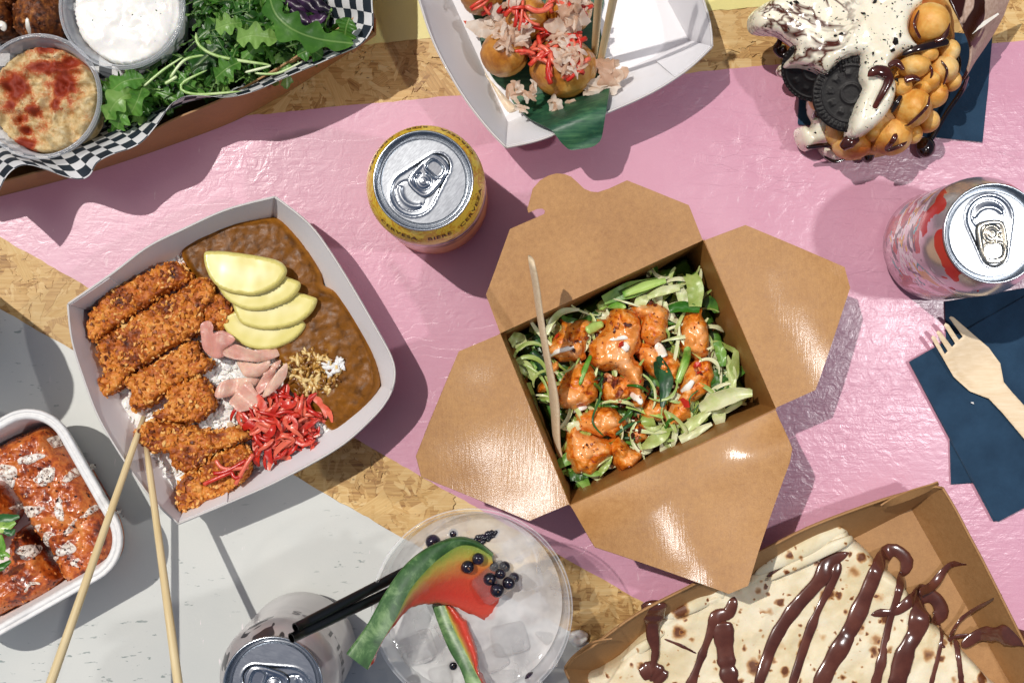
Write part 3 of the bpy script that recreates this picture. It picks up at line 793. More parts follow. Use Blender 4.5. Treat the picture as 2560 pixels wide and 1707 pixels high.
# pale grey can, bottom edge
n = NT('grey_can_print'); z = n.sep()[2]; mk = n.mrange(n.noise(1, 2, .5, .8, n.map((55, 55, 40))), .60, .61)
c = n.mix(n.math('MULTIPLY', n.mrange(n.noise(30, 2), .5, .52), .25), '#bdb8b8', '#a39fa2')
c = n.mix(n.math('MULTIPLY', mk, n.mrange(z, .07, .075)), c, '#3b3a40')
n.set(color=c, metal=.25, rough=.3, coat=.25); M_GCAN = n.m
gb = top_to_base(K8([(437, 1190)])[0]); gc = can('pale grey can with dark print standing at the bottom edge', gb, M_GCAN, M_GCAN, 70, 40, M_TAB)
M_GINK = NT('grey_ink').set(color='#7f7c80', rough=.4).m; M_DINK = NT('dark_ink').set(color='#3d3c42', rough=.4).m
def body_text(word, size, ang, z0, mat, parent, flip=False):
    v, f = text_mesh(word, size); out = []
    for x, y, _ in v:
        a = R(ang) + x / CAN_R; r = CAN_R * 1.004; out.append((r * math.cos(a), r * math.sin(a), z0 + y))
    o = build('lettering', (np.array(out), f), mat, parent, smooth=False); o.location = (0, 0, 0)
ob = P1(DD([(-128, 738)])[0]); tc = can('tall grey can just outside the left edge, throwing a rounded shadow', ob, M_GCAN, M_GCAN, 20, 10, M_TAB); tc.scale = (1, 1, 1.25)
body_text('PS', .012, 72, .072, M_GINK, gc); body_text('HELL', .016, 15, .070, M_DINK, gc)
# ================================================================== food helpers
def grains(pts, size, seed=0, jit=.3, shape=(1, .36, .34), nu=7, nv=5, flat=False):
    """many small pieces joined: one ellipsoid per point (x, y, z)"""
    r = random.Random(seed); base = sphere((0, 0, 0), 1.0, nu, nv); ms = []
    for p in pts:
        s = size * r.uniform(1 - jit, 1 + jit)
        ms.append(xf(base, p, (r.uniform(-.5, .5), r.uniform(-.5, .5), r.uniform(0, 6.3)), (s * shape[0], s * shape[1], s * shape[2])))
    return cat(*ms)
def chips(pts, size, seed=0, lift_=.0, tilt=.9):
    """many small angular flakes joined (four-sided, with thickness)"""
    r = random.Random(seed); V, F = [], []
    for p in pts:
        s = size * r.uniform(.45, 1.3); n0 = len(V); a0 = r.uniform(0, 6.28)
        E = np.array(Matrix.Rotation(r.uniform(0, 6.28), 3, 'Z') @ Matrix.Rotation(r.uniform(-tilt, tilt), 3, 'X') @ Matrix.Rotation(r.uniform(-tilt, tilt), 3, 'Y'))
        k = r.choice((4, 5)); ring = []
        for i in range(k):
            a = a0 + 6.283 * i / k + r.uniform(-.3, .3); rr_ = s * r.uniform(.5, 1.0); ring.append((rr_ * math.cos(a), rr_ * .62 * math.sin(a), r.uniform(-.12, .12) * s))
        loc = [(0, 0, .38 * s)] + ring + [(0, 0, -.3 * s)]
        V += [tuple(E @ np.array(q) + np.array(p) + np.array((0, 0, lift_ * s))) for q in loc]
        F += [(n0, n0 + 1 + i, n0 + 1 + (i + 1) % k) for i in range(k)] + [(n0 + k + 1, n0 + 1 + (i + 1) % k, n0 + 1 + i) for i in range(k)]
    return np.array(V), F
def pick(m, n, rng, zmin=-1, noedge=True):
    """random points on a mesh's faces"""
    v, f = m; v = np.asarray(v); T = np.array([q[:3] for q in f]); a, b, c = v[T[:, 0]], v[T[:, 1]], v[T[:, 2]]
    ar = np.linalg.norm(np.cross(b - a, c - a), axis=1) + 1e-15; i = rng.choice(len(T), n, p=ar / ar.sum())
    u, w = rng.random(n), rng.random(n); s = u + w > 1; u[s], w[s] = 1 - u[s], 1 - w[s]
    p = a[i] + (b[i] - a[i]) * u[:, None] + (c[i] - a[i]) * w[:, None]
    return p[p[:, 2] > zmin]
def rand_in(poly, n, rng):
    lo, hi = poly.min(0), poly.max(0); out = []
    while len(out) < n:
        q = rng.uniform(lo, hi, (n * 2, 2)); out += list(q[inside(q, poly)])
    return np.array(out[:n])
def shred_path(x, y, z, ang, L, curl, lift_, rng, n=7):
    t = np.linspace(-.5, .5, n); a = ang + curl * t
    dx, dy = np.cumsum(np.cos(a)) * L / n, np.cumsum(np.sin(a)) * L / n
    return np.column_stack([x + dx - dx.mean(), y + dy - dy.mean(), z + lift_ * (1 - (2 * t) ** 2) + rng.uniform(-.3, .3) * L * .25 * t])
def mean_z(m): return float(np.asarray(m[0])[:, 2].max())

# ================================================================== breaded cutlet plate
M_KATSU = food('breaded_crust', [(.3, '#431705'), (.4, '#883c0c'), (.5, '#b8621a'), (.6, '#d28430'), (.75, '#e0a456')], 75, .5, .5, 800, .0008, detail=6, spec=.45)
M_CRUMB = food('bread_crumbs', [(.18, '#5a260a'), (.34, '#924a12'), (.48, '#c06e20'), (.64, '#da923c'), (.85, '#ebbd76')], 70, .5, .3, 1500, .0003, isl=.5, spec=.4)
M_MEAT = food('cooked_pork', ['#c9a27a', '#e2cdb0', '#d8b994'], 200, .5, .3, 500)
M_RICE = food('cooked_rice', ['#dcd8d2', '#ebe8e3', '#f1efeb'], 300, .35, .2, 900, sss=.15, isl=.3)
M_RICE_C = food('curried_rice', ['#6b4012', '#b98a3e', '#dcc083'], 260, .25, .2, 900, isl=.6)
n = NT('brown_curry'); f = n.noise(160, 6, .62, .5); e_ = n.attr('edge')
c = n.ramp(f, [(.3, '#4a2a08'), (.48, '#6e430f'), (.62, '#7d4d14'), (.75, '#956628')])
c = n.mix(n.mrange(e_, .0, .0035, .85, 0), c, '#b5761f')
n.set(color=c, rough=n.mrange(n.noise(300, 4), .35, .65, .32, .45), spec=.18, normal=n.bump(n.math('ADD', n.noise(420, 5), f), .2, .0008)); M_CURRY = n.m
n = NT('yellow_radish'); e_ = n.attr('edge'); f = n.noise(90, 4)
c = n.ramp(n.math('MULTIPLY_ADD', f, .3, n.mrange(e_, 0, .011, 0, .7)), [(.03, '#efe9bc'), (.16, '#d6ca78'), (.5, '#d4c871'), (.85, '#ddd394')])
n.set(color=c, rough=.32, spec=.4, coat=.12, coat_rough=.12); M_DAIKON = n.m
M_GARI = food('pink_ginger', ['#cf9184', '#dba897', '#e4bda8'], 160, .26, .4, 450, sss=.25, orand=.5)
M_BENI = food('red_ginger', ['#b8241a', '#cf3f2c', '#dc6a52'], 200, .28, .25, 500, sss=.15, orand=.55)

rice_poly = P(K4([(400, 275), (560, 215), (960, 175), (1110, 300), (1220, 470), (1390, 720), (1430, 880), (1290, 1130), (1050, 1270), (760, 1370), (580, 1420), (480, 1390), (330, 1180), (240, 1040), (160, 850), (125, 700), (190, 540)]), .016)
rm = pillow(crom(rice_poly, 3), .002, .017, .012, .0016, lambda x, y, d, p: p * .003 * fbm(x, y, 0, 110, 4, 3))
rice = build('cooked_rice', rm, M_RICE); tag(rice, 'white cooked rice under the breaded cutlet', 'rice')
rng = np.random.default_rng(4)
gp = pick(rm, 2100, rng, .010); build('rice_grains', grains(gp + np.array((0, 0, .0006)), .0031, 2), M_RICE, rice)['kind'] = 'stuff'
cur_px = K4([(540, 285), (570, 235), (640, 188), (760, 150), (880, 135), (985, 130), (1060, 190), (1130, 280), (1190, 380), (1195, 440), (1260, 470), (1340, 570), (1410, 700), (1450, 830), (1450, 920), (1390, 1010), (1300, 1090), (1235, 1115), (1170, 1050), (1080, 960), (1010, 900), (980, 780), (880, 720), (700, 600), (620, 440), (555, 340)])
cw = crom(P(cur_px, .026), 5)
v, F, d = tri(cw, .0013); t = np.clip(d / .006, 0, 1)
z = .0175 + .0085 * np.sqrt(1 - (1 - t) ** 2) + (.0012 * fbm(v[:, 0], v[:, 1], 0, 120, 4, 9)) * t
lump = np.exp(-(((v - P1(K4([(1150, 830)])[0], .028)) ** 2).sum(1)) / .014 ** 2); z += .003 * lump * (1 + fbm(v[:, 0], v[:, 1], 0, 300, 2, 5))
cm = (np.column_stack([v, z]), F)
curry = build('curry_sauce', cm, M_CURRY, attr={'edge': d}); tag(curry, 'glossy brown curry sauce along the right side of the cutlet tray', 'curry')
lp = crom(P(K4([(1040, 790), (1130, 730), (1200, 760), (1280, 800), (1260, 880), (1200, 950), (1100, 940), (1040, 870)]), .03), 3); q = rand_in(lp, 150, rng)
zz = plant_on(cm[0], q[:, 0], q[:, 1]); o = build('curried_rice_grains', grains(np.column_stack([q, zz]), .0034, 7), M_RICE_C, curry); o['kind'] = 'stuff'
lp = crom(P(K4([(1205, 790), (1290, 790), (1275, 840), (1225, 850)]), .031), 3); q = rand_in(lp, 26, rng)
o = build('rice_grains', grains(np.column_stack([q, plant_on(cm[0], q[:, 0], q[:, 1]) + .0012]), .0032, 8), M_RICE, curry); o['kind'] = 'stuff'

def crust(x, y, d, p, seed, amp):
    f1, c1_ = cells(x + .0012 * noise(x, y, 0, 300, seed), y + .0012 * noise(x, y, 5, 300, seed), 420, seed); f2, c2_ = cells(x, y, 900, seed + 3)
    return p * amp * (.0012 * (.55 - f1) + .0009 * c1_ + .0006 * (.5 - f2) + .0014 * fbm(x, y, 0, 60, 3, seed))
def outset(w, e):
    t = np.roll(w, -1, 0) - np.roll(w, 1, 0); n_ = np.column_stack([t[:, 1], -t[:, 0]]) / (np.linalg.norm(t, axis=1)[:, None] + 1e-12)
    a = np.sum(w[:, 0] * np.roll(w[:, 1], -1) - np.roll(w[:, 0], -1) * w[:, 1])
    return n_ * e * (1 if a > 0 else -1)
def cutlet(label, px, z0, h, seed, ncr=420, edge=.0026, tilt=(0, 0), cut=None):
    w = crom(P(px, z0 + h * .6), 4); w = w + np.array((0, 0)) + outset(w, .0002); w = w + np.column_stack([noise(w[:, 0], w[:, 1], s, 260, seed) for s in (1, 2)]) * .0009
    c = w.mean(0)
    h -= .002
    m = pillow(w, z0, h, edge, .0008, lambda x, y, d, p: crust(x, y, d, p, seed, 1.0) + tilt[0] * (x - c[0]) + tilt[1] * (y - c[1]), .38, seed, .012)
    o = build('cutlet_slice', m, M_KATSU); tag(o, label, 'cutlet', 'slices of the breaded cutlet')
    rg = np.random.default_rng(seed); pts = pick(m, int(ncr * 1.5), rg, z0 + .001)
    build('breadcrumbs', chips(pts, .0026, seed, .05), M_CRUMB, o, smooth=False)['kind'] = 'stuff'
    if cut is not None:
        a = P(cut, z0 + h); zt = plant_on(m[0], a[:, 0], a[:, 1]) + .0006
        build('cut_meat', tube(arc(np.column_stack([crom(a, 5, False), np.interp(np.linspace(0, 1, len(crom(a, 5, False))), np.linspace(0, 1, len(zt)), zt)]), 24), np.sin(np.linspace(.3, 2.9, 24)) * .0021, 8, .5), M_MEAT, o)
    return m
cutlet('long crumbed cutlet slice along the upper edge of the rice', K4([(135, 690), (120, 625), (165, 540), (200, 490), (320, 420), (430, 370), (500, 335), (545, 345), (605, 395), (570, 435), (470, 490), (350, 570), (250, 640), (175, 700)]), .018, .015, 11, 480)
cutlet('largest crumbed cutlet slice, second from the top of the row', K4([(172, 735), (190, 700), (330, 598), (470, 508), (570, 452), (630, 410), (700, 430), (715, 480), (690, 530), (655, 565), (645, 640), (560, 700), (420, 785), (330, 845), (255, 935), (195, 955), (170, 900), (200, 830), (178, 780)]), .018, .017, 12, 900)
cutlet('small dark cutlet end tucked under the yellow radish', K4([(655, 570), (700, 480), (760, 500), (800, 560), (800, 600), (740, 650), (680, 630)]), .018, .013, 13, 160)
cutlet('crumbed cutlet slice in the middle of the row, third from the top', K4([(285, 880), (360, 832), (480, 765), (590, 705), (640, 705), (645, 750), (688, 790), (660, 840), (560, 885), (480, 935), (420, 985), (350, 1015), (320, 970), (330, 930)]), .018, .016, 14, 430)
cutlet('short chunky cutlet piece beside the pink ginger', K4([(488, 925), (560, 885), (640, 860), (690, 895), (702, 990), (650, 1050), (580, 1070), (480, 1062), (415, 1040), (488, 990)]), .018, .017, 15, 330)
cutlet('cutlet slice showing its pale cut edge by the chopstick tips', K4([(342, 1130), (395, 1062), (480, 1070), (600, 1085), (700, 1105), (800, 1088), (860, 1112), (850, 1150), (760, 1182), (680, 1235), (620, 1285), (560, 1295), (512, 1262), (500, 1212), (420, 1200)]), .019, .019, 16, 560, cut=K4([(610, 1080), (700, 1090), (790, 1082)]))
cutlet('cutlet slice topped with red ginger near the tray bottom corner', K4([(655, 1250), (760, 1195), (830, 1172), (870, 1212), (862, 1290), (800, 1365), (700, 1420), (650, 1410), (640, 1330)]), .021, .015, 17, 340)
cutlet('lowest cutlet end piece at the tray bottom corner', K4([(525, 1390), (560, 1310), (640, 1300), (655, 1400), (640, 1445), (570, 1468), (535, 1445)]), .027, .011, 18, 200)

def radish(label, px, z0, ty):
    w = crom(P(px, z0 + .004), 5); c = w.mean(0); v, F, d = tri(w, .0012); t = np.clip(d / .0014, 0, 1)
    z = z0 + .0034 * np.sqrt(1 - (1 - t) ** 2) + ty * (v[:, 1] - c[1]) + .0002 * fbm(v[:, 0], v[:, 1], 0, 90, 2, 2)
    z = np.where(d < 1e-7, z - .0004, z)
    o = build('radish_slice', (np.column_stack([v, z]), F), M_DAIKON, attr={'edge': d}); tag(o, label, 'radish slice', 'yellow pickled radish slices')
radish('topmost and largest half-moon of yellow pickled radish', K4([(650, 292), (700, 285), (760, 288), (900, 308), (990, 330), (1027, 365), (1022, 402), (980, 450), (900, 486), (840, 488), (750, 470), (690, 425), (655, 355)]), .0395, -.10)
radish('yellow radish half-moon, second from the top of the fan', K4([(700, 400), (800, 380), (950, 380), (1060, 415), (1090, 432), (1085, 465), (1040, 512), (950, 550), (860, 558), (790, 533), (735, 485)]), .0350, -.06)
radish('yellow radish half-moon, third from the top of the fan', K4([(780, 480), (900, 460), (1050, 470), (1140, 492), (1168, 512), (1140, 572), (1070, 622), (960, 646), (870, 637), (808, 600)]), .0305, -.05)
radish('lowest yellow radish half-moon, resting on the pink ginger', K4([(728, 592), (790, 560), (900, 555), (1050, 580), (1112, 612), (1105, 652), (1050, 702), (960, 736), (870, 732), (790, 692), (745, 642)]), .0262, -.04)

gari = thing('pickled_ginger', 'pile of pale pink pickled ginger slices below the yellow radish', 'pickled ginger', (*P1(K4([(850, 850)])[0], .03), .02))
for i, (px, z0) in enumerate([(K4([(640, 620), (680, 605), (702, 630), (700, 662), (745, 650), (800, 690), (745, 735), (745, 768), (700, 775), (650, 740), (640, 680)]), .0335),
        (K4([(730, 738), (800, 712), (880, 738), (1005, 730), (1000, 762), (920, 792), (830, 786), (760, 768)]), .029), (K4([(805, 790), (900, 800), (965, 788), (930, 850), (850, 862), (820, 830)]), .027),
        (K4([(708, 935), (740, 882), (820, 865), (905, 872), (865, 915), (770, 950), (720, 955)]), .028), (K4([(778, 965), (850, 880), (890, 920), (925, 975), (880, 1005), (820, 1017), (790, 992)]), .031),
        (K4([(880, 930), (930, 850), (985, 815), (965, 882), (905, 942)]), .030), (K4([(918, 948), (960, 880), (1032, 797), (1034, 850), (1000, 902), (950, 945)]), .032), (K4([(930, 832), (1002, 783), (992, 822), (940, 862)]), .0285)]):
    w = crom(P(px, z0), 5); c = w.mean(0); rr2 = random.Random(i)
    a, b = rr2.uniform(-.25, .25), rr2.uniform(-.25, .25)
    m = pillow(w, z0, .0007, .0010, .0012, lambda x, y, d, p: a * (x - c[0]) + b * (y - c[1]) + .0018 * np.sin((x * math.cos(i) + y * math.sin(i)) * 420) + .0004 * fbm(x, y, 0, 200, 3, i))
    build('ginger_slice', m, M_GARI, gari, solid=.0006)
def shreds(parent, nm, px, zref, ztop, n, L, w, mat, seed, squash=.6, curl=1.6, lift_=.002, dome=True, flat=False):
    poly = crom(P(px, zref), 3); rg = np.random.default_rng(seed); pts = rand_in(poly, n, rg); d = pdist(pts, poly); dm = d.max()
    for (x, y), dd in zip(pts, d):
        top = zref + (ztop - zref) * (dd / dm) ** .6 if dome else ztop
        z = zref + (top - zref) * rg.random() ** .6
        l = L * rg.uniform(.6, 1.25); p = shred_path(x, y, z, rg.uniform(0, 6.28), l, rg.uniform(-curl, curl), lift_ * rg.uniform(-.4, 1), rg)
        ww = w * rg.uniform(.6, 1.25)
        if flat: m = ribbon(p, ww * np.sin(np.linspace(.35, 2.8, 7)), up=(rg.uniform(-.5, .5), rg.uniform(-.5, .5), 1), cup=rg.uniform(-.6, .6), nc=4, wav=.3, seed=int(rg.integers(99)))
        else: m = tube(p, ww * (1 - .5 * np.abs(np.linspace(-1, 1, 7)) ** 3), 6, squash)
        build(nm, m, mat, parent, loc=(x, y, z))
beni = thing('red_ginger', 'heap of bright red shredded pickled ginger beside the curry', 'red ginger', (*P1(K4([(1000, 1080)])[0], .03), .02))
shreds(beni, 'shred', K4([(800, 1010), (880, 980), (960, 920), (1010, 915), (1080, 950), (1160, 970), (1215, 985), (1200, 1050), (1160, 1080), (1160, 1180), (1100, 1185), (1060, 1200), (1000, 1250), (910, 1225), (870, 1150), (830, 1060)]), .022, .040, 85, .017, .0014, M_BENI, 3, .55, 2.2, .003)
shreds(beni, 'shred', K4([(800, 1010), (880, 980), (960, 920), (1010, 915), (1080, 950), (1160, 970), (1225, 985), (1200, 1050), (1165, 1080), (1165, 1190), (1100, 1185), (1060, 1200), (1000, 1255), (910, 1225), (870, 1150), (830, 1060)]), .024, .041, 80, .018, .0021, M_BENI, 13, .5, 2.4, .003, flat=True)
bs = thing('red_ginger', 'few stray red ginger shreds lying on the bottom cutlet slice', 'red ginger', (*P1(K4([(760, 1290)])[0], .03), .036))
for a, b, c in (((655, 1350), (720, 1320), (790, 1290)), ((710, 1240), (750, 1278), (860, 1272)), ((880, 1212), (850, 1260), (800, 1350)), ((700, 1300), (760, 1290), (850, 1240)), ((780, 1290), (800, 1320), (830, 1310))):
    q = lift(crom(K4([a, b, c]), 5, False), .0385); q[:, 2] += .001 * np.sin(np.linspace(0, 3, len(q))); build('shred', tube(q, .0013, 6, .6), M_BENI, bs)

def stick(label, a, za, b, zb, r0, r1, mat, L=None, name='chopstick', group='bamboo chopsticks', cat_='chopstick', n=12):
    A = np.array((*P1(a, za), za)); B = np.array((*P1(b, zb), zb))
    if L: B = A + (B - A) / np.linalg.norm(B - A) * L
    d = B - A; Ln = np.linalg.norm(d); p = np.column_stack([np.linspace(0, Ln, 14), np.zeros(14), np.zeros(14)])
    rad = np.linspace(r0, r1, 14); rad[0] *= .8
    o = build(name, tube(p, rad, n), mat); o.location = A; WL[o.name] = Vector(A)
    o.rotation_mode = 'QUATERNION'; o.rotation_quaternion = Vector(d).to_track_quat('X', 'Z'); o.rotation_mode = 'XYZ'
    return tag(o, label, cat_, group)
stick('bamboo chopstick leaning across the fibre tray, tip in the cutlet', K7([(745, 190)])[0], .030, K7([(262, 1568)])[0], .112, .0019, .0030, M_BAMBOO, .235)
stick('bamboo chopstick right of the crossing one, tip under the cutlet', K7([(757, 340)])[0], .032, K7([(922, 1568)])[0], .115, .0019, .0030, M_BAMBOO, .235)
# ================================================================== glazed chicken salad in the take-out box
WS = 680 / 1777                  # crop scale of the widths given below
KB = K(1240, 640, 680 / 1777); KT = K(1160, 0, 460 / 1898)
n = NT('glazed_chicken'); f = n.noise(85, 5, .65, 1.0); g = n.noise(380, 5, .65)
c = n.ramp(n.math('MULTIPLY_ADD', g, .35, n.math('MULTIPLY', f, .75)), [(.36, '#571a07'), (.43, '#a3400a'), (.49, '#d06a12'), (.56, '#e0862a'), (.64, '#e5a05a'), (.8, '#e6b482')])
n.set(color=c, rough=.38, coat=.15, coat_rough=.15, sss=.05, normal=n.bump(n.math('ADD', g, f), .45, .0012)); M_GLAZE = n.m
M_LETT = food('pale_lettuce', ['#8ea24f', '#b4bf7c', '#d0d0a8'], 60, .35, .25, 250, sss=.1, orand=.55)
M_LETT_D = food('green_lettuce', ['#2c5218', '#4f7d2c', '#7fa34a'], 70, .35, .3, 250, orand=.4)
M_ONION = food('green_onion', ['#2f6418', '#5f9430', '#a9c56b'], 70, .3, .2, 300, orand=.6)
M_HERB = food('dark_herb', ['#16381d', '#28552b', '#3d6e38'], 90, .38, .3, 300, orand=.3)
M_BACON = food('crisp_bacon', ['#2e0f08', '#6a2713', '#a0512a', '#c58a55'], 260, .35, .4, 700, orand=.4)
M_MAYO = food('white_sauce', ['#eae2d3', '#f3eee4'], 150, .22, .15, 300, coat=.4, sss=.1)
M_PEPPER = food('red_pepper', ['#9d1a10', '#c8331f'], 150, .3, .2, 400)
def strip(parent, nm, px, z, wpx, mat, cup=.3, wav=.25, seed=0, up=(0, 0, 1), solid=.0004, nn=16):
    z = np.asarray(z, float); zz = np.interp(np.linspace(0, 1, len(px)), np.linspace(0, 1, len(z)), z) if z.ndim else np.full(len(px), float(z))
    q = np.column_stack([P(px, zz), zz]); q = arc(crom(q, 6, False), nn); t = np.linspace(0, 1, nn)
    w = np.interp(t, np.linspace(0, 1, len(wpx)), wpx) * WS / 2 / PXM * .95
    return build(nm, ribbon(q, w, up, cup, 5, wav, seed), mat, parent, solid=solid)
def cord(parent, nm, px, z, wpx, mat, squash=.8, nn=16, sides=8):
    z = np.asarray(z, float); zz = np.interp(np.linspace(0, 1, len(px)), np.linspace(0, 1, len(z)), z) if z.ndim else np.full(len(px), float(z))
    q = np.column_stack([P(px, zz), zz]); q = arc(crom(q, 6, False), nn); t = np.linspace(0, 1, nn); e_ = np.sqrt(np.clip(1 - (1 - np.clip(np.minimum(t, 1 - t) / .08, 0, 1)) ** 2, .02, 1))
    return build(nm, tube(q, e_ * np.interp(t, np.linspace(0, 1, len(wpx)), wpx) * WS / 2 / PXM * .95, sides, squash), mat, parent)

bed = bc + (bo - bc) * .925
lm = pillow(bed, .002, .026, .004, .0025, lambda x, y, d, p: p * .006 * fbm(x, y, 0, 80, 3, 6))
salad_bed = build('lettuce_bed', lm, M_LETT_D); tag(salad_bed, 'bed of shredded lettuce lining the inside of the take-out box', 'lettuce')
rg = np.random.default_rng(21); innr = bc + (bo - bc) * .86
def edge_bias(n_):
    q = rand_in(innr, n_ * 3, rg); d = pdist(q, innr); return q[np.argsort(d)][:int(n_ * 2)][rg.permutation(int(n_ * 2))[:n_]]
for k, (x, y) in enumerate(edge_bias(110)):
    L = rg.uniform(.014, .03); zb = .029 + .010 * rg.random()
    p = shred_path(x, y, zb, rg.uniform(0, 6.28), L, rg.uniform(-2.2, 2.2), rg.uniform(-.001, .006), rg, 10)
    wd = np.sin(np.linspace(.4, 2.8, 10)) * rg.uniform(.0012, .0042)
    build('lettuce_shred', ribbon(p, wd, (rg.uniform(-.6, .6), rg.uniform(-.6, .6), 1), rg.uniform(-.5, .7), 5, .35, k), M_LETT if rg.random() < .62 else M_LETT_D, salad_bed, loc=(x, y, zb), solid=.0003)
for k, (x, y) in enumerate(rand_in(innr, 130, rg)):
    zb = .033 + .012 * rg.random(); p = shred_path(x, y, zb, rg.uniform(0, 6.28), rg.uniform(.012, .03), rg.uniform(-2.5, 2.5), rg.uniform(-.001, .005), rg, 10)
    build('cabbage_shred', ribbon(p, np.sin(np.linspace(.4, 2.8, 10)) * rg.uniform(.0006, .0015), (rg.uniform(-.6, .6), rg.uniform(-.6, .6), 1), .3, 3, .2, k), M_LETT, salad_bed, loc=(x, y, zb))
L_ = lambda px, z, *a: strip(salad_bed, 'lettuce_leaf', px, np.asarray(z) + .004, *a)
L_(KB([(1270, 130), (1300, 200), (1300, 330)]), [.042, .046, .044], [90, 110, 80], M_LETT, .25, .1, 1); L_(KB([(1200, 220), (1230, 290), (1250, 350)]), .042, [60, 80, 60], M_LETT, .3, .1, 2)
L_(KB([(990, 270), (1080, 230), (1200, 205)]), .044, [30, 60, 40], M_LETT, .3, .2, 3); L_(KB([(700, 290), (850, 230), (1060, 170)]), .040, [60, 110, 60], M_LETT_D, .2, .1, 4)
L_(KB([(830, 250), (960, 200), (1110, 160)]), .043, [40, 60, 30], M_ONION, .4, .1, 5); L_(KB([(1130, 350), (1210, 330), (1330, 350)]), .043, [50, 70, 40], M_ONION, .5, .2, 6)
L_(KB([(1330, 1000), (1450, 940), (1580, 900), (1675, 895)]), [.036, .042, .048, .05], [60, 110, 100, 40], M_LETT, .5, .1, 7); L_(KB([(1200, 1200), (1300, 1150), (1410, 1095)]), .038, [50, 60, 20], M_LETT, .4, .2, 8)
L_(KB([(1220, 1140), (1330, 1060), (1400, 1010)]), .038, [60, 70, 30], M_LETT, .4, .2, 9); L_(KB([(1440, 560), (1470, 640), (1480, 720)]), .038, [50, 70, 40], M_LETT_D, .3, .3, 10)
L_(KB([(1500, 650), (1540, 760), (1545, 870)]), .036, [30, 60, 40], M_LETT, .3, .2, 11); L_(KB([(1420, 750), (1460, 830), (1500, 900)]), .035, [80, 120, 60], M_LETT_D, .3, .3, 12)
L_(KB([(100, 520), (150, 560), (180, 600)]), .038, [60, 110, 60], M_LETT, .7, .2, 13); L_(KB([(100, 670), (180, 720), (260, 800)]), .034, [40, 90, 50], M_LETT, .4, .2, 14)
L_(KB([(200, 830), (230, 930), (265, 1050)]), .030, [50, 60, 40], M_LETT, .3, .1, 15); L_(KB([(330, 510), (370, 420), (440, 360), (545, 350)]), .045, [30, 40, 40, 15], M_LETT, .3, .2, 16)
L_(KB([(480, 1440), (560, 1420), (610, 1430)]), .035, [60, 80, 40], M_LETT_D, .3, .2, 17); L_(KB([(670, 1430), (720, 1360), (750, 1300)]), .036, [30, 50, 30], M_LETT, .3, .2, 18)
cord(salad_bed, 'pepper_ring', KB([(225, 620), (280, 680), (310, 790)]), .037, [50, 70, 40], M_HERB, .7); cord(salad_bed, 'pepper_ring', KB([(250, 520), (290, 590)]), .036, [50, 60], M_HERB, .7)

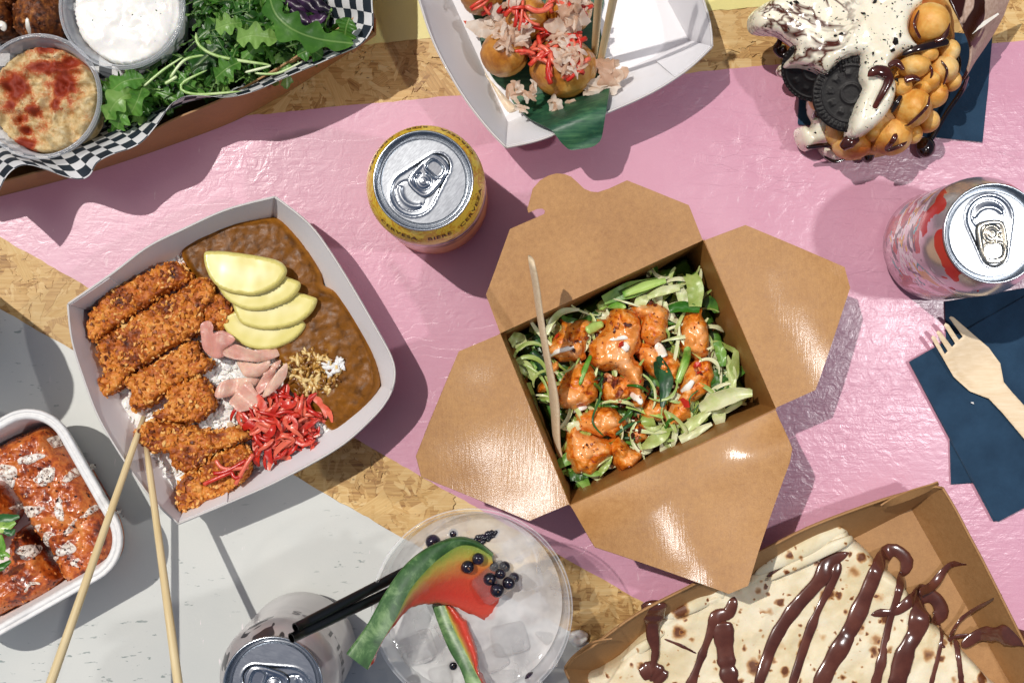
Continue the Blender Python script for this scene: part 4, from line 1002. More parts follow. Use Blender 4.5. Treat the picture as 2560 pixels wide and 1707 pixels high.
def chunk(label, px, z0, h, seed, edge=.008):
    w = crom(P(px, z0 + h * .7), 4); cc = w.mean(0); w = cc + (w - cc) * 1.10
    def fn(x, y, d, p):
        f1, c1_ = cells(x + .002 * noise(x, y, 0, 150, seed), y, 130, seed)
        return p * (.0030 * (.5 - f1) + .0034 * fbm(x, y, 0, 130, 4, seed) + .0016 * fbm(x, y, 0, 420, 4, seed))
    z0 += .006; w = w + np.column_stack([noise(w[:, 0], w[:, 1], s, 220, seed) for s in (1, 2)]) * .0016
    m = pillow(w, z0, h, edge, .0010, fn, .5, seed, .006); o = build('chicken_chunk', m, M_GLAZE); tag(o, label, 'chicken', 'glazed chicken chunks in the box')
    return m
ch = []
for i, (lab, px, z0, h) in enumerate([
    ('largest orange glazed chicken chunk, upper middle of the box', [(605, 600), (640, 540), (720, 480), (740, 400), (790, 362), (880, 368), (932, 430), (937, 520), (932, 610), (900, 660), (952, 720), (958, 830), (960, 950), (900, 960), (865, 860), (830, 770), (740, 745), (655, 715), (618, 650)], .026, .021),
    ('squarish orange chicken chunk behind the largest one', [(880, 340), (980, 305), (1115, 335), (1122, 420), (1112, 510), (1090, 560), (1010, 565), (945, 520), (940, 430)], .024, .020),
    ('glazed chicken chunk behind the dark herb leaf', [(930, 560), (1010, 570), (1060, 600), (1150, 640), (1195, 700), (1170, 800), (1060, 800), (980, 750), (938, 640)], .024, .018),
    ('knobbly glazed chicken chunk nearest the right wall of the box', [(1208, 480), (1228, 400), (1290, 360), (1350, 350), (1362, 430), (1392, 520), (1388, 630), (1330, 665), (1280, 655), (1210, 605), (1198, 540)], .025, .019),
    ('dark glazed chicken chunk below the green onion stalk', [(1210, 760), (1290, 690), (1370, 670), (1412, 830), (1392, 900), (1300, 965), (1282, 1040), (1200, 1095), (1115, 1075), (1130, 960), (1190, 880)], .023, .018),
    ('sauce-streaked chicken chunk right of the wooden spoon', [(328, 605), (390, 520), (425, 440), (490, 428), (600, 430), (645, 480), (595, 560), (585, 655), (500, 690), (400, 668), (350, 655)], .025, .019),
    ('glazed chicken chunk left of the bacon crumbs', [(385, 910), (430, 830), (495, 715), (570, 698), (655, 770), (665, 900), (620, 955), (540, 995), (450, 1005), (398, 960)], .025, .020),
    ('pale glazed chicken chunk under the curved onion slice', [(525, 1050), (620, 1008), (760, 998), (835, 1060), (825, 1135), (740, 1185), (640, 1165), (545, 1135)], .025, .018),
    ('peach-sauced chicken chunk in the lower corner of the box', [(455, 1270), (487, 1130), (530, 1075), (560, 1150), (660, 1180), (745, 1210), (750, 1290), (685, 1352), (620, 1420), (515, 1395), (475, 1350)], .024, .020),
    ('small rounded chicken chunk at the near wall of the box', [(735, 1290), (758, 1198), (820, 1185), (875, 1248), (948, 1268), (935, 1335), (862, 1395), (798, 1390)], .024, .018),
    ('small glazed chicken piece in the middle under the bacon crumbs', [(690, 800), (760, 770), (860, 800), (880, 880), (820, 960), (720, 950), (680, 880)], .022, .018),
    ('small glazed chicken piece below the dark herb leaf', [(940, 960), (1020, 920), (1100, 960), (1110, 1040), (1040, 1080), (960, 1050)], .022, .016),
    ('small glazed chicken piece near the bacon at the near wall', [(840, 1110), (920, 1080), (1000, 1110), (1010, 1190), (930, 1230), (850, 1190)], .021, .016),
    ('small glazed chicken piece above the spoon-side chunk', [(600, 430), (660, 400), (730, 430), (720, 490), (650, 530), (600, 500)], .022, .015),
    ('narrow pale chicken strip beside the wooden spoon', [(285, 850), (340, 760), (390, 685), (402, 770), (372, 850), (298, 893)], .024, .014)]):
    ch.append(chunk(lab, KB(px), z0, h, 60 + i))
allc = np.vstack([m[0] for m in ch] + [lm[0]])
def on(px, off=.001, z=.049):
    a = P(px, z); return plant_on(allc, a[:, 0], a[:, 1]) + off
ma = thing('white_sauce', 'white sauce dabs and streaks over the chicken in the box', 'sauce', (bc[0], bc[1], .04))
for px, w in (([(825, 610), (845, 590), (865, 575)], [55, 75, 40]), ([(1040, 585), (1065, 600), (1095, 660)], [60, 70, 60]), ([(745, 550), (840, 530), (930, 522)], [14, 36, 20]), ([(300, 665), (390, 625), (480, 600), (560, 555)], [40, 50, 30, 40]), ([(450, 1020), (540, 1000), (600, 985)], [30, 40, 20]), ([(1450, 960), (1500, 920), (1560, 900)], [60, 50, 20]), ([(880, 900), (930, 930), (950, 970)], [40, 60, 30]), ([(1290, 810), (1250, 860), (1210, 890)], [30, 50, 30])):
    q = KB(px); cord(ma, 'sauce_dab', q, on(q, .0008), w, M_MAYO, .45)
M_PEACH = food('peach_sauce', ['#de8434', '#e89a50', '#ecb07c'], 120, .3, .15, 300, coat=.35)
pc = thing('peach_sauce', 'creamy peach sauce coating the chicken in the box', 'sauce', (bc[0], bc[1], .04))
for k, px in enumerate(([(690, 530), (800, 470), (920, 450), (930, 600), (880, 660), (950, 760), (950, 940), (890, 900), (820, 740), (670, 690), (640, 600)], [(485, 1160), (540, 1110), (620, 1180), (730, 1215), (735, 1270), (640, 1290), (560, 1340), (490, 1290)], [(900, 345), (1000, 320), (1105, 335), (1100, 400), (1000, 390), (950, 420)], [(1225, 500), (1300, 470), (1385, 520), (1370, 620), (1300, 640), (1250, 590)], [(545, 1080), (640, 1040), (770, 1030), (800, 1090), (700, 1140), (600, 1130)], [(420, 900), (500, 850), (560, 900), (620, 940), (530, 980), (440, 980)], [(340, 620), (430, 570), (570, 570), (570, 640), (460, 670), (370, 660)], [(960, 600), (1040, 610), (1050, 700), (990, 720), (950, 660)], [(870, 1250), (930, 1280), (900, 1340), (850, 1360)])):
    w = crom(P(KB(px), .05), 4); w = w + np.column_stack([noise(w[:, 0], w[:, 1], s, 180, k) for s in (1, 2)]) * .0022; v, F, d = tri(w, .001)
    zz = plant_on(allc, v[:, 0], v[:, 1]); build('sauce_coat', (np.column_stack([v, zz + .0014 * np.sqrt(1 - (1 - np.clip(d / .003, 0, 1)) ** 2) - .0006]), F), M_PEACH, pc)
fk = pick((allc, [tuple(np.array(f_) + o_) for o_, mm in zip(np.cumsum([0] + [len(m[0]) for m in ch[:-1]]), ch) for f_ in mm[1]]), 420, np.random.default_rng(5), .040)
build('spice_flecks', chips(fk[:230] + np.array((0, 0, .0009)), .0011, 7, .1, .4), M_BACON, pc, smooth=False)['kind'] = 'stuff'
build('herb_flecks', chips(fk[230:380] + np.array((0, 0, .0011)), .0013, 8, .1, .4), M_ONION, pc, smooth=False)['kind'] = 'stuff'
go = thing('green_onion', 'sliced green onion and herbs strewn over the chicken in the box', 'green onion', (bc[0], bc[1], .04))
for nm, px, w, mt, cy in (('onion_slice', [(1252, 590), (1240, 680), (1180, 840)], [45, 60, 45], M_ONION, 1), ('onion_slice', [(450, 1030), (560, 1010), (680, 970), (800, 985)], [15, 55, 60, 20], M_ONION, 1), ('onion_slice', [(670, 350), (720, 310), (850, 335)], [60, 70, 30], M_ONION, 1), ('onion_slice', [(545, 845), (580, 740), (622, 645)], [20, 40, 25], M_ONION, 1),
        ('onion_slice', [(590, 490), (650, 460), (705, 440)], [60, 70, 40], M_ONION, 1), ('herb_leaf', [(1060, 655), (1110, 800), (1085, 985)], [30, 95, 25], M_HERB, 0), ('herb_leaf', [(1040, 690), (1060, 780), (1075, 830)], [20, 45, 15], M_HERB, 0), ('herb_shred', [(850, 845), (930, 850), (1000, 890)], [16, 22, 12], M_ONION, 1), ('herb_shred', [(850, 980), (960, 1000), (1090, 1055)], [20, 50, 14], M_ONION, 0),
        ('herb_shred', [(690, 790), (680, 920), (630, 1080), (710, 1180)], [14, 16, 14, 10], M_HERB, 1), ('herb_shred', [(780, 1170), (860, 1110), (950, 1075)], [20, 28, 12], M_HERB, 1), ('herb_shred', [(810, 1185), (880, 1190), (950, 1185)], [16, 24, 10], M_HERB, 1), ('herb_shred', [(830, 940), (900, 920), (990, 905)], [12, 20, 10], M_ONION, 1),
        ('herb_shred', [(640, 830), (680, 870), (690, 910)], [20, 26, 12], M_ONION, 1), ('herb_shred', [(1330, 870), (1265, 930), (1280, 1020), (1330, 960)], [8, 10, 8, 8], M_HERB, 1), ('herb_shred', [(1250, 330), (1245, 290), (1285, 280), (1290, 310)], [8, 9, 8, 6], M_HERB, 1), ('herb_shred', [(800, 1090), (860, 1040), (890, 1010)], [16, 22, 12], M_HERB, 1), ('herb_shred', [(960, 1240), (1020, 1220), (1040, 1250)], [16, 26, 10], M_ONION, 1), ('herb_shred', [(1100, 1130), (1130, 1080), (1165, 1060)], [20, 30, 14], M_ONION, 1), ('herb_shred', [(640, 810), (700, 790), (660, 860)], [10, 16, 10], M_HERB, 1)):
    q = KB(px); zz = on(q, .0022); zz = np.maximum(zz, zz.max() - .008)
    if cy: cord(go, nm, q, zz, w, mt, .55)
    else: strip(go, nm, q, zz + .001, w, mt, .35, .15, len(w))
bits = thing('bacon_bits', 'crisp brown bacon bits scattered on the chicken in the box', 'bacon bits', (bc[0], bc[1], .04))
r_ = random.Random(8)
for cx_, cy_, sp, cnt, s in ((770, 810, 70, 9, .0042), (820, 950, 45, 6, .0034), (920, 1080, 60, 9, .0036), (1090, 1205, 60, 10, .0040), (1430, 465, 35, 4, .0036), (1050, 300, 40, 4, .004), (600, 545, 40, 4, .003), (800, 470, 60, 6, .003), (510, 590, 50, 6, .0026), (1040, 870, 40, 4, .0034), (900, 1200, 40, 5, .0034), (640, 1250, 50, 5, .0022), (1340, 760, 40, 4, .003)):
    for k in range(cnt):
        px = KB([(cx_ + r_.gauss(0, sp * .6), cy_ + r_.gauss(0, sp * .6))]); z = on(px, .001)[0]; xy = P1(px[0], z)
        build('bacon_bit', chips([(xy[0], xy[1], z)], s * r_.uniform(.7, 1.2), r_.randrange(9999), .2, .7), M_BACON, bits, smooth=False, loc=(xy[0], xy[1], z))
pp = thing('red_pepper', 'small diced red pepper pieces among the chicken', 'red pepper', (bc[0], bc[1], .04))
for px in ((815, 578), (1310, 715), (1330, 760), (1235, 960), (395, 525), (940, 820)):
    q = KB([px]); z = on(q, .0015)[0]; xy = P1(q[0], z); build('pepper_dice', chips([(xy[0], xy[1], z)], .0036, px[0], .2, .3), M_PEPPER, pp, smooth=False)
q = KB([(230, 20), (262, 200), (290, 400), (330, 640), (370, 850), (385, 1000), (400, 1230), (452, 1410)]); zz = np.array((.125, .112, .098, .082, .066, .054, .040, .028))
p3 = arc(crom(np.column_stack([P(q, zz), zz]), 6, False), 40); tt = np.linspace(0, 1, 40)
sp_w = np.interp(tt, [0, .05, .5, .68, .82, 1], [.0011, .0014, .0015, .0021, .0017, .0008])
spoon = build('wooden_spoon', tube(p3, sp_w, 12, 3.4, up=(.25, -.1, 1)), M_BIRCH); tag(spoon, 'thin wooden spoon stuck upright into the take-out box', 'spoon')
# ================================================================== salad, dips and fritters in the checkered tray
WS = 960 / 2352
M_ARUG = []
for i, st in enumerate((['#28551a', '#447a2a', '#669a42'], ['#3a6a22', '#5d8f38', '#86ad58'], ['#16380f', '#2a5a1b', '#437429'])):
    n = NT('rocket_leaf'); f = n.noise(60, 4); a = n.attr('rib'); f2 = n.math('MULTIPLY_ADD', n.math('SUBTRACT', n.orand(), .5), .5, f)
    c = n.ramp(f2, [(.3, st[0]), (.5, st[1]), (.7, st[2])]); c = n.mix(n.mrange(a, 0, .07, .5, 0), c, '#a2c074')
    n.set(color=c, rough=.36, spec=.5, normal=n.bump(n.math('MULTIPLY_ADD', n.mrange(a, 0, .14), 1.0, n.noise(220, 4)), .35, .0006))
    tr = n.n('BsdfTranslucent'); n.L(n.mix(.5, c, '#9ccf3a'), tr.inputs[0]); mx = n.n('MixShader'); mx.inputs[0].default_value = .25
    n.L(n.b.outputs[0], mx.inputs[1]); n.L(tr.outputs[0], mx.inputs[2]); n.L(mx.outputs[0], n.out.inputs[0]); M_ARUG.append(n.m)
M_STEM = food('leaf_stem', ['#8fb45c', '#b9cf8e', '#d7e0b8'], 90, .3, .1, 400, orand=.3)
def rocket_leaf(seed, L=.04, W=.009, lobes=3, bend=.6, twist=.5, stem=.25, nn=30, nc=7):
    r = random.Random(seed); t = np.linspace(0, 1, nn); b = np.clip((t - stem) / (1 - stem), 0, 1)
    env = np.sin(np.pi * b ** .75) ** .8 * (.55 + .6 * b); lob = 1 - .72 * (.5 + .5 * np.cos(2 * np.pi * lobes * b + r.uniform(-.5, .5))) * (1 - sstep(.6, .95, b))
    w = W * env * lob * (1 + .18 * np.array([r.uniform(-1, 1) for _ in t])) + .0006 * (1 - t * .6); w[-1] = .0002
    ang = bend * (t - .3) * r.uniform(.5, 1.2); x = np.cumsum(np.cos(ang)) * L / nn; z = -np.cumsum(np.sin(ang)) * L / nn; side = twist * L * .3 * (t - .2) ** 2 * r.choice((-1, 1)); V = []; rib = []
    ph = r.uniform(0, 6)
    for i in range(nn):
        for k in range(nc):
            a = k / (nc - 1) * 2 - 1; y = a * w[i]
            V.append((x[i] + abs(a) * w[i] * .35, side[i] + y, z[i] + .28 * w[i] * a * a * math.cos(ph + i * .22) + .12 * w[i] * a * math.sin(ph + i * .5) + .0012 * (abs(a) > .9) * math.sin(i * 1.7 + ph + a * 2))); rib.append(abs(y) / W)
    F = [(i * nc + k, i * nc + k + 1, (i + 1) * nc + k + 1, (i + 1) * nc + k) for i in range(nn - 1) for k in range(nc - 1)]
    V = np.array(V); V[:, 0] -= L / 2
    return (V, F), np.array(rib)
sal_c = (*P1(K1([(1500, 250)])[0], .04), .01)
salad = thing('rocket_salad', 'heap of green rocket leaves filling the checkered tray', 'salad', sal_c)
lp = []
for s in range(12):
    m, rib = rocket_leaf(s, .034 + .016 * (s % 4) / 3, .0056 + .0030 * (s % 3), 3 + s % 3, .3 + .9 * (s % 5) / 4, .6, .16 + .12 * (s % 2)); lp.append(build('leaf', m, M_ARUG[s % 3], None, attr={'rib': rib}))
heap = crom(P(K1([(640, 730), (640, 560), (800, 470), (1130, 390), (1160, 100), (1160, -160), (1820, -200), (1900, 20), (2030, 150), (2000, 260), (1830, 340), (1480, 480), (1200, 520), (1040, 570), (880, 640), (740, 720)]), .045), 4)
v, F, d = tri(heap, .003); z = .012 + .026 * np.sqrt(1 - (1 - np.clip(d / .016, 0, 1)) ** 2) + .004 * fbm(v[:, 0], v[:, 1], 0, 60, 3, 2)
build('leaf_core', (np.column_stack([v, z]), F), M_ARUG[2], salad, attr={'rib': np.ones(len(v))})
rg = np.random.default_rng(77); pts = rand_in(heap, 460, rg); dd = pdist(pts, heap); kp = dd > .0065; pts = pts[kp][:225]; tip = crom(P(K1([(660, 700), (660, 560), (820, 490), (1100, 420), (1250, 470), (1200, 520), (1040, 560), (880, 630), (750, 700)]), .045), 3); pts = np.vstack([pts, rand_in(tip, 45, rg), rand_in(P(K1([(1480, 460), (1830, 310), (1980, 220), (2000, 150), (1850, 250), (1500, 400)]), .045), 20, rg)]); dd = pdist(pts, heap)
for i, ((x, y), e_) in enumerate(zip(pts, dd)):
    z = .024 + .026 * min(1, (e_ / .018) ** .6) * rg.uniform(.55, 1.12)
    inst(lp[i % 12], (x, y, z), (rg.uniform(-.75, .75), rg.uniform(-.45, .45), rg.uniform(0, 6.28)), rg.uniform(.5, .95), salad)
def big_leaf(px, z, W, lobes, seed, mat):
    """one leaf laid along pixels, base to tip"""
    zz = np.interp(np.linspace(0, 1, len(px)), np.linspace(0, 1, len(z)), z); p = arc(crom(np.column_stack([P(px, zz), zz]), 6, False), 40); r = random.Random(seed)
    t = np.linspace(0, 1, 40); W = W * .8; w = W * (np.sin(np.pi * np.clip(t, 0, 1) ** .9) ** .7) * (1 - .6 * (.5 + .5 * np.cos(2 * np.pi * (lobes + 1) * t)) * (1 - sstep(.7, .95, t))) + .0005
    m = ribbon(p, w, (0, 0, 1), .22, 9, .06, seed); rib = np.tile(np.abs(np.linspace(-1, 1, 9)), 40) * np.repeat(w, 9) / W
    build('leaf', m, mat, salad, attr={'rib': rib})
big_leaf(K1([(1650, -20), (1690, 90), (1790, 180), (1950, 240), (2165, 268)]), [.062, .066, .066, .062, .058], .0125, 3, 1, M_ARUG[1])
big_leaf(K1([(650, 730), (700, 640), (760, 590), (840, 570)]), [.05, .056, .056, .05], .010, 2, 2, M_ARUG[1]); big_leaf(K1([(680, 560), (760, 500), (880, 480)]), [.05, .055, .05], .009, 1, 3, M_ARUG[0])
big_leaf(K1([(1320, 480), (1390, 420), (1470, 380)]), [.058, .062, .058], .0085, 2, 4, M_ARUG[1]); big_leaf(K1([(1450, 250), (1540, 220), (1700, 240)]), [.062, .066, .06], .0095, 2, 5, M_ARUG[1]); big_leaf(K1([(1320, 180), (1400, 150), (1480, 140)]), [.062, .065, .06], .008, 2, 6, M_ARUG[1])
big_leaf(K1([(1820, 340), (1900, 310), (1975, 350)]), [.056, .058, .052], .008, 1, 7, M_ARUG[0]); big_leaf(K1([(2110, 240), (2120, 170), (2140, 110)]), [.056, .062, .064], .010, 1, 8, M_ARUG[1]); big_leaf(K1([(800, 700), (840, 620), (870, 540)]), [.052, .058, .05], .009, 1, 9, M_ARUG[1]); big_leaf(K1([(720, 790), (740, 720), (800, 650)]), [.046, .052, .05], .009, 2, 10, M_ARUG[0])
for px, w in (([(1200, 200), (1220, 280), (1350, 350), (1660, 400)], [22, 20, 22, 14]), ([(1040, 480), (1130, 370), (1250, 340)], [18, 20, 14]), ([(880, 530), (1000, 430), (1120, 350)], [14, 18, 10]), ([(1270, 430), (1130, 500), (1110, 550), (1220, 580), (1480, 560)], [12, 18, 20, 18, 10]), ([(1500, 445), (1640, 410), (1660, 400)], [14, 18, 12]), ([(1560, 450), (1700, 450), (1850, 380)], [14, 16, 10]), ([(1010, 515), (1085, 470)], [22, 22]), ([(1750, 290), (1850, 265), (1980, 275)], [10, 14, 10])):
    cord(salad, 'stem', K1(px), .058, w, M_STEM, .8, 20, 7)
M_CAB = food('red_cabbage', ['#150c1a', '#2a1730', '#4a2a50'], 100, .3, .2, 300, orand=.4)
cab = thing('red_cabbage', 'dark purple cabbage shreds at the top of the checkered tray', 'cabbage', (*P1(K1([(1880, 60)])[0], .05), .02))
for k, px in enumerate(([(1740, 0), (1830, 40), (1960, 60)], [(1800, -40), (1880, 20), (1990, 100)], [(1850, 120), (1930, 130), (2000, 90)], [(1780, 60), (1850, 110), (1900, 160)], [(1900, -40), (1950, 30), (2020, 60)])):
    strip(cab, 'shred', K1(px), .050 + .002 * k, [30, 70, 30], M_CAB, .5, .2, k)
drop(*lp)

WS = 1.0
# ---- dip cups
n = NT('clear_plastic'); n.set(color='#e8ecf2', rough=.12, alpha=n.mrange(n.n('LayerWeight').outputs['Facing'], .1, .9, .22, .75), spec=.6); M_PLAST = n.m
def dip_cup(label, px, zt, r):
    c = P1(px, zt); t = thing('dip_cup', label, 'dip cup', (c[0], c[1], .012), 'clear plastic dip cups')
    prof = [(.001, .0125), (r * .76, .0125), (r * .78, .014), (r * .90, zt - .006), (r * .915, zt - .0055), (r * .93, zt - .001)]
    build('cup_wall', lathe(prof, 72, c), M_PLAST, t)
    rim = [(r * .93, zt - .001), (r * .935, zt + .0004), (r * .955, zt + .0007), (r * .965, zt - .0002), (r * .975, zt + .0006), (r * .99, zt + .0004), (r, zt - .0008), (r * .99, zt - .0025), (r * .975, zt - .003)]
    build('cup_rim', lathe(rim, 72, c), M_PLAST, t); return c
M_YOG = food('yogurt_dip', ['#e2dfd8', '#eeece7', '#f2f0ec'], 90, .25, .15, 250, sss=.2, coat=.25)
n = NT('hummus_paprika'); f = n.noise(300, 5, .65, .4); b = n.noise(42, 4, .62, .5, n.map((1, 1, 1), (0, 0, 0), (.013, .021, 0))); fine = n.noise(900, 4, .7)
c = n.ramp(f, [(.3, '#b39058'), (.5, '#cdb482'), (.7, '#dccba2')])
pap = n.mrange(n.math('MULTIPLY_ADD', n.math('SUBTRACT', fine, .5), 1.3, n.attr('paprika')), .22, .62); c = n.mix(pap, c, n.ramp(n.attr('paprika'), [(.2, '#cc7c34'), (.5, '#b5511c'), (.9, '#8a2a0c')]))
c = n.mix(n.math('MULTIPLY', n.mrange(n.noise(1300, 2), .68, .72), .8), c, '#a8330f')
n.set(color=c, rough=.55, normal=n.bump(n.math('ADD', f, fine), .5, .001)); M_HUM = n.m
def dip(name, label, c, r, z, mat, seed, amp, f0, catg):
    a = np.linspace(0, 2 * math.pi, 60, endpoint=False); w = np.column_stack([c[0] + r * np.cos(a), c[1] + r * np.sin(a)])
    m = pillow(w, z - .004, .004, .006, .0011, lambda x, y, d, p: p * amp * (fbm(x + .004 * noise(x, y, 2, 60, seed), y, 0, f0, 4, seed) * .8 - .6 * np.abs(noise(x, y, 0, f0 * .8, seed + 4))), .5, seed, .02)
    at = None
    if name == 'hummus':
        v = m[0]; k = np.zeros(len(v))
        for x, y, rx, ry, s_ in ((90, 530, 80, 95, 1), (310, 410, 150, 50, .9), (420, 380, 90, 40, .7), (380, 520, 75, 85, 1), (200, 680, 50, 40, .8), (340, 640, 45, 50, .7), (140, 880, 60, 45, 1), (150, 800, 35, 35, .8), (60, 640, 60, 50, .6), (120, 720, 60, 50, .5), (270, 300, 120, 45, .5), (300, 520, 60, 40, .5), (260, 780, 60, 40, .4), (430, 620, 40, 50, .5)):
            q = P1(K1([(x, y)])[0], .048); e_ = .408 / PXM * .95; k = np.maximum(k, s_ * np.exp(-((v[:, 0] - q[0]) / (rx * e_)) ** 2 - ((v[:, 1] - q[1]) / (ry * e_)) ** 2))
        at = {'paprika': np.clip(k * 1.25 + .12 + .34 * fbm(v[:, 0], v[:, 1], 0, 220, 4, 3), 0, 1)}
    o = build(name, m, mat, attr=at); tag(o, label, catg); return o, m
yc1 = dip_cup('clear plastic cup of white yogurt dip, upper of the two dip cups', K1([(745, 40)])[0], .058, PX(388 * .4082, .058)); hc1 = dip_cup('clear plastic cup of paprika hummus, lower of the two dip cups', K1([(237, 590)])[0], .055, PX(386 * .4082, .055))
yo, ym = dip('yogurt_dip', 'white yogurt dip with green herb flecks', yc1 + np.array((.001, 0)), .0316, .0520, M_YOG, 5, .0055, 42, 'dip')
hu, hm = dip('hummus', 'beige hummus dusted with red paprika', hc1, .0312, .0480, M_HUM, 8, .0085, 150, 'dip')
M_FLECK = food('herb_fleck', ['#27402a', '#3f5c40'], 200, .5, 0)
rg = np.random.default_rng(3)
for p in pick(ym, 26, rg, .048): build('herb_fleck', chips([p], .0009, int(p[0] * 1e6) % 999, .1, .3), M_FLECK, yo, smooth=False)
M_PAP = food('paprika', ['#5c1203', '#8e2408', '#b5430f'], 300, .7, 0, isl=.8)
pt = pick(hm, 3200, rg, .044); ms = fbm(pt[:, 0], pt[:, 1], 0, 70, 3, 12); arcs = np.exp(-((np.hypot(pt[:, 0] - hc1[0], pt[:, 1] - hc1[1] - .004) - .014) / .006) ** 2); ctr = pt[:, 1] > hc1[1] - .022
pt = pt[(ms * .8 + arcs * .35 > .40) & ctr][:700]; build('paprika', chips(pt, .0006, 4, .1), M_PAP, hu, smooth=False)['kind'] = 'stuff'
# ---- fritters
M_FRIT = food('fried_fritter', [(.3, '#1f0d06'), (.42, '#4a220c'), (.55, '#7d4318'), (.68, '#a96a2c')], 220, .5, .6, 700, .001)
for i, (lab, px, r, z) in enumerate((('rough brown fritter between the two dip cups', (235, 95), 165, .040), ('dark fritter at the left edge above the hummus', (-30, 110), 130, .036), ('dark fritter at the top left corner of the photo', (95, -70), 140, .034))):
    q = P1(K1([px])[0], z); rr = PX(r * .408, z)
    m = sphere((q[0], q[1], z - .008), (rr, rr, .022), 64, 40, lambda V: .10 * fbm(V[:, 0], V[:, 1], V[:, 2], 4.0, 5, i) + .04 * fbm(V[:, 0], V[:, 1], V[:, 2], 14, 3, i + 3))
    o = build('fritter', m, M_FRIT); tag(o, lab, 'fritter', 'brown fritters'); cr = pick(m, 260, np.random.default_rng(i), z - .005)
    build('crumbs', chips(cr, .0016, i, .1), M_FRIT, o, smooth=False)['kind'] = 'stuff'
cm_ = thing('cream_drip', 'thin white sauce drips on the dark fritter', 'sauce', (*P1(K1([(170, 150)])[0], .05), .05))
WS = 960 / 2352
cord(cm_, 'drip', K1([(165, 110), (170, 160), (185, 220)]), [.059, .058, .050], [20, 34, 14], M_MAYO, .4); cord(cm_, 'drip', K1([(-10, 140), (15, 165), (10, 185)]), [.056, .056, .055], [40, 60, 40], M_MAYO, .4)
# ================================================================== dumpling balls on a leaf
WS = 460 / 1898
n = NT('banana_leaf'); f = n.noise(1, 4, .6, 0, n.map((30, 500, 500), (0, 0, R(72)))); g = n.noise(40, 4)
c = n.ramp(n.math('MULTIPLY_ADD', g, .5, n.math('MULTIPLY', f, .5)), [(.3, '#143026'), (.5, '#24503a'), (.7, '#4c7a52')]); n.set(color=c, rough=.42, normal=n.bump(f, .35, .0005), spec=.45); M_BLEAF = n.m
lpx = KT([(30, -160), (60, 60), (130, 260), (180, 480), (240, 700), (330, 850), (430, 930), (520, 1080), (600, 1160), (700, 1240), (880, 1330), (940, 1390), (1010, 1480), (1090, 1545), (1180, 1542), (1310, 1520), (1380, 1480), (1420, 1420), (1450, 1250), (1470, 1120), (1500, 860), (1450, 560), (1400, 260), (1330, -160)])
lpx = crom(lpx, 4)
inv = lambda q: (q[:, 0] - 1160) / (460 / 1898)
def leaf_z(px):
    x = (px[:, 0] - 1160) * 1898 / 460; y = px[:, 1] * 1898 / 460; s = y - (1520 - .381 * (x - 430))
    return .0035 + .0465 * sstep(-430, 10, s) - .006 * np.clip(s / 250, 0, 1) ** 2 + .0012 * np.sin(x / 160.0) * sstep(-300, 0, s)
q = P(lpx, leaf_z(lpx)); v, F, d = tri(q, .0022)
# height for interior points: invert the projection a few times
zz = np.full(len(v), .02)
for _ in range(8):
    k = (1 - zz / CAM_H) / PXM; px_ = np.column_stack([v[:, 0] / k + CX, CY - v[:, 1] / k]); zz = leaf_z(px_)
leaf = build('banana_leaf', (np.column_stack([v, zz]), F), M_BLEAF, solid=.0005); tag(leaf, 'dark green leaf under the dumpling balls, hanging over the tray edge', 'leaf')
n = NT('fried_batter'); f = n.noise(70, 5, .6, .4); zc_ = n.sep()[2]
c = n.ramp(f, [(.3, '#8a4c14'), (.45, '#b67628'), (.58, '#cb9342'), (.72, '#d9b06a')]); n.set(color=c, rough=.38, coat=.2, coat_rough=.2, normal=n.bump(n.noise(200, 5), .5, .001)); M_BATTER = n.m
balls = []
for i, (lab, px, rx, ry) in enumerate((('golden dumpling ball at the left of the front row', (415, 560), 252, 235), ('largest golden dumpling ball, nearest the leaf tip', (1020, 700), 345, 305), ('golden dumpling ball in the second row, left', (640, 190), 240, 230), ('golden dumpling ball in the second row beside the chopsticks', (1080, 110), 250, 240), ('golden dumpling ball at the top left on the leaf', (180, -40), 230, 190))):
    z = .024; q = P1(KT([px])[0], z); a, b = PX(rx * .2424, z), PX(ry * .2424, z)
    m = sphere((0, 0, 0), (a, b, .0195), 56, 34, lambda V: .07 * fbm(V[:, 0], V[:, 1], V[:, 2], 1.8, 4, i + 2) - .05 * np.exp(-(V[:, 2] - .1 - .25 * V[:, 0]) ** 2 / .02) * (noise(V[:, 0], V[:, 1], V[:, 2], 2, 3) > .1))
    o = build('dumpling_ball', m, M_BATTER); o.location = (q[0], q[1], z); tag(o, lab, 'dumpling', 'golden dumpling balls'); balls.append((m[0] + np.array((q[0], q[1], z)), 0))
allb = np.vstack([b[0] for b in balls]); allb = allb[allb[:, 2] > .02]
n = NT('bonito_flake'); f = n.noise(200, 4); c = n.ramp(n.math('MULTIPLY_ADD', n.math('SUBTRACT', n.orand(), .5), .6, f), [(.3, '#d8b498'), (.5, '#e8d2bc'), (.7, '#f0e4d6')]); n.set(color=c, rough=.45)
tr = n.n('BsdfTranslucent'); n.L(c, tr.inputs[0]); mx = n.n('MixShader'); mx.inputs[0].default_value = .5; n.L(n.b.outputs[0], mx.inputs[1]); n.L(tr.outputs[0], mx.inputs[2]); n.L(mx.outputs[0], n.out.inputs[0]); M_BON = n.m
gin = thing('red_ginger', 'red ginger strips on top of the dumpling balls', 'red ginger', (*P1(KT([(800, 450)])[0], .04), .04))
fl_ = thing('bonito_flakes', 'curled pale fish flakes scattered over the dumpling balls', 'fish flakes', (*P1(KT([(900, 350)])[0], .045), .045))
def onb(x, y): return np.maximum(plant_on(allb, x, y), .02)
rg = np.random.default_rng(9)
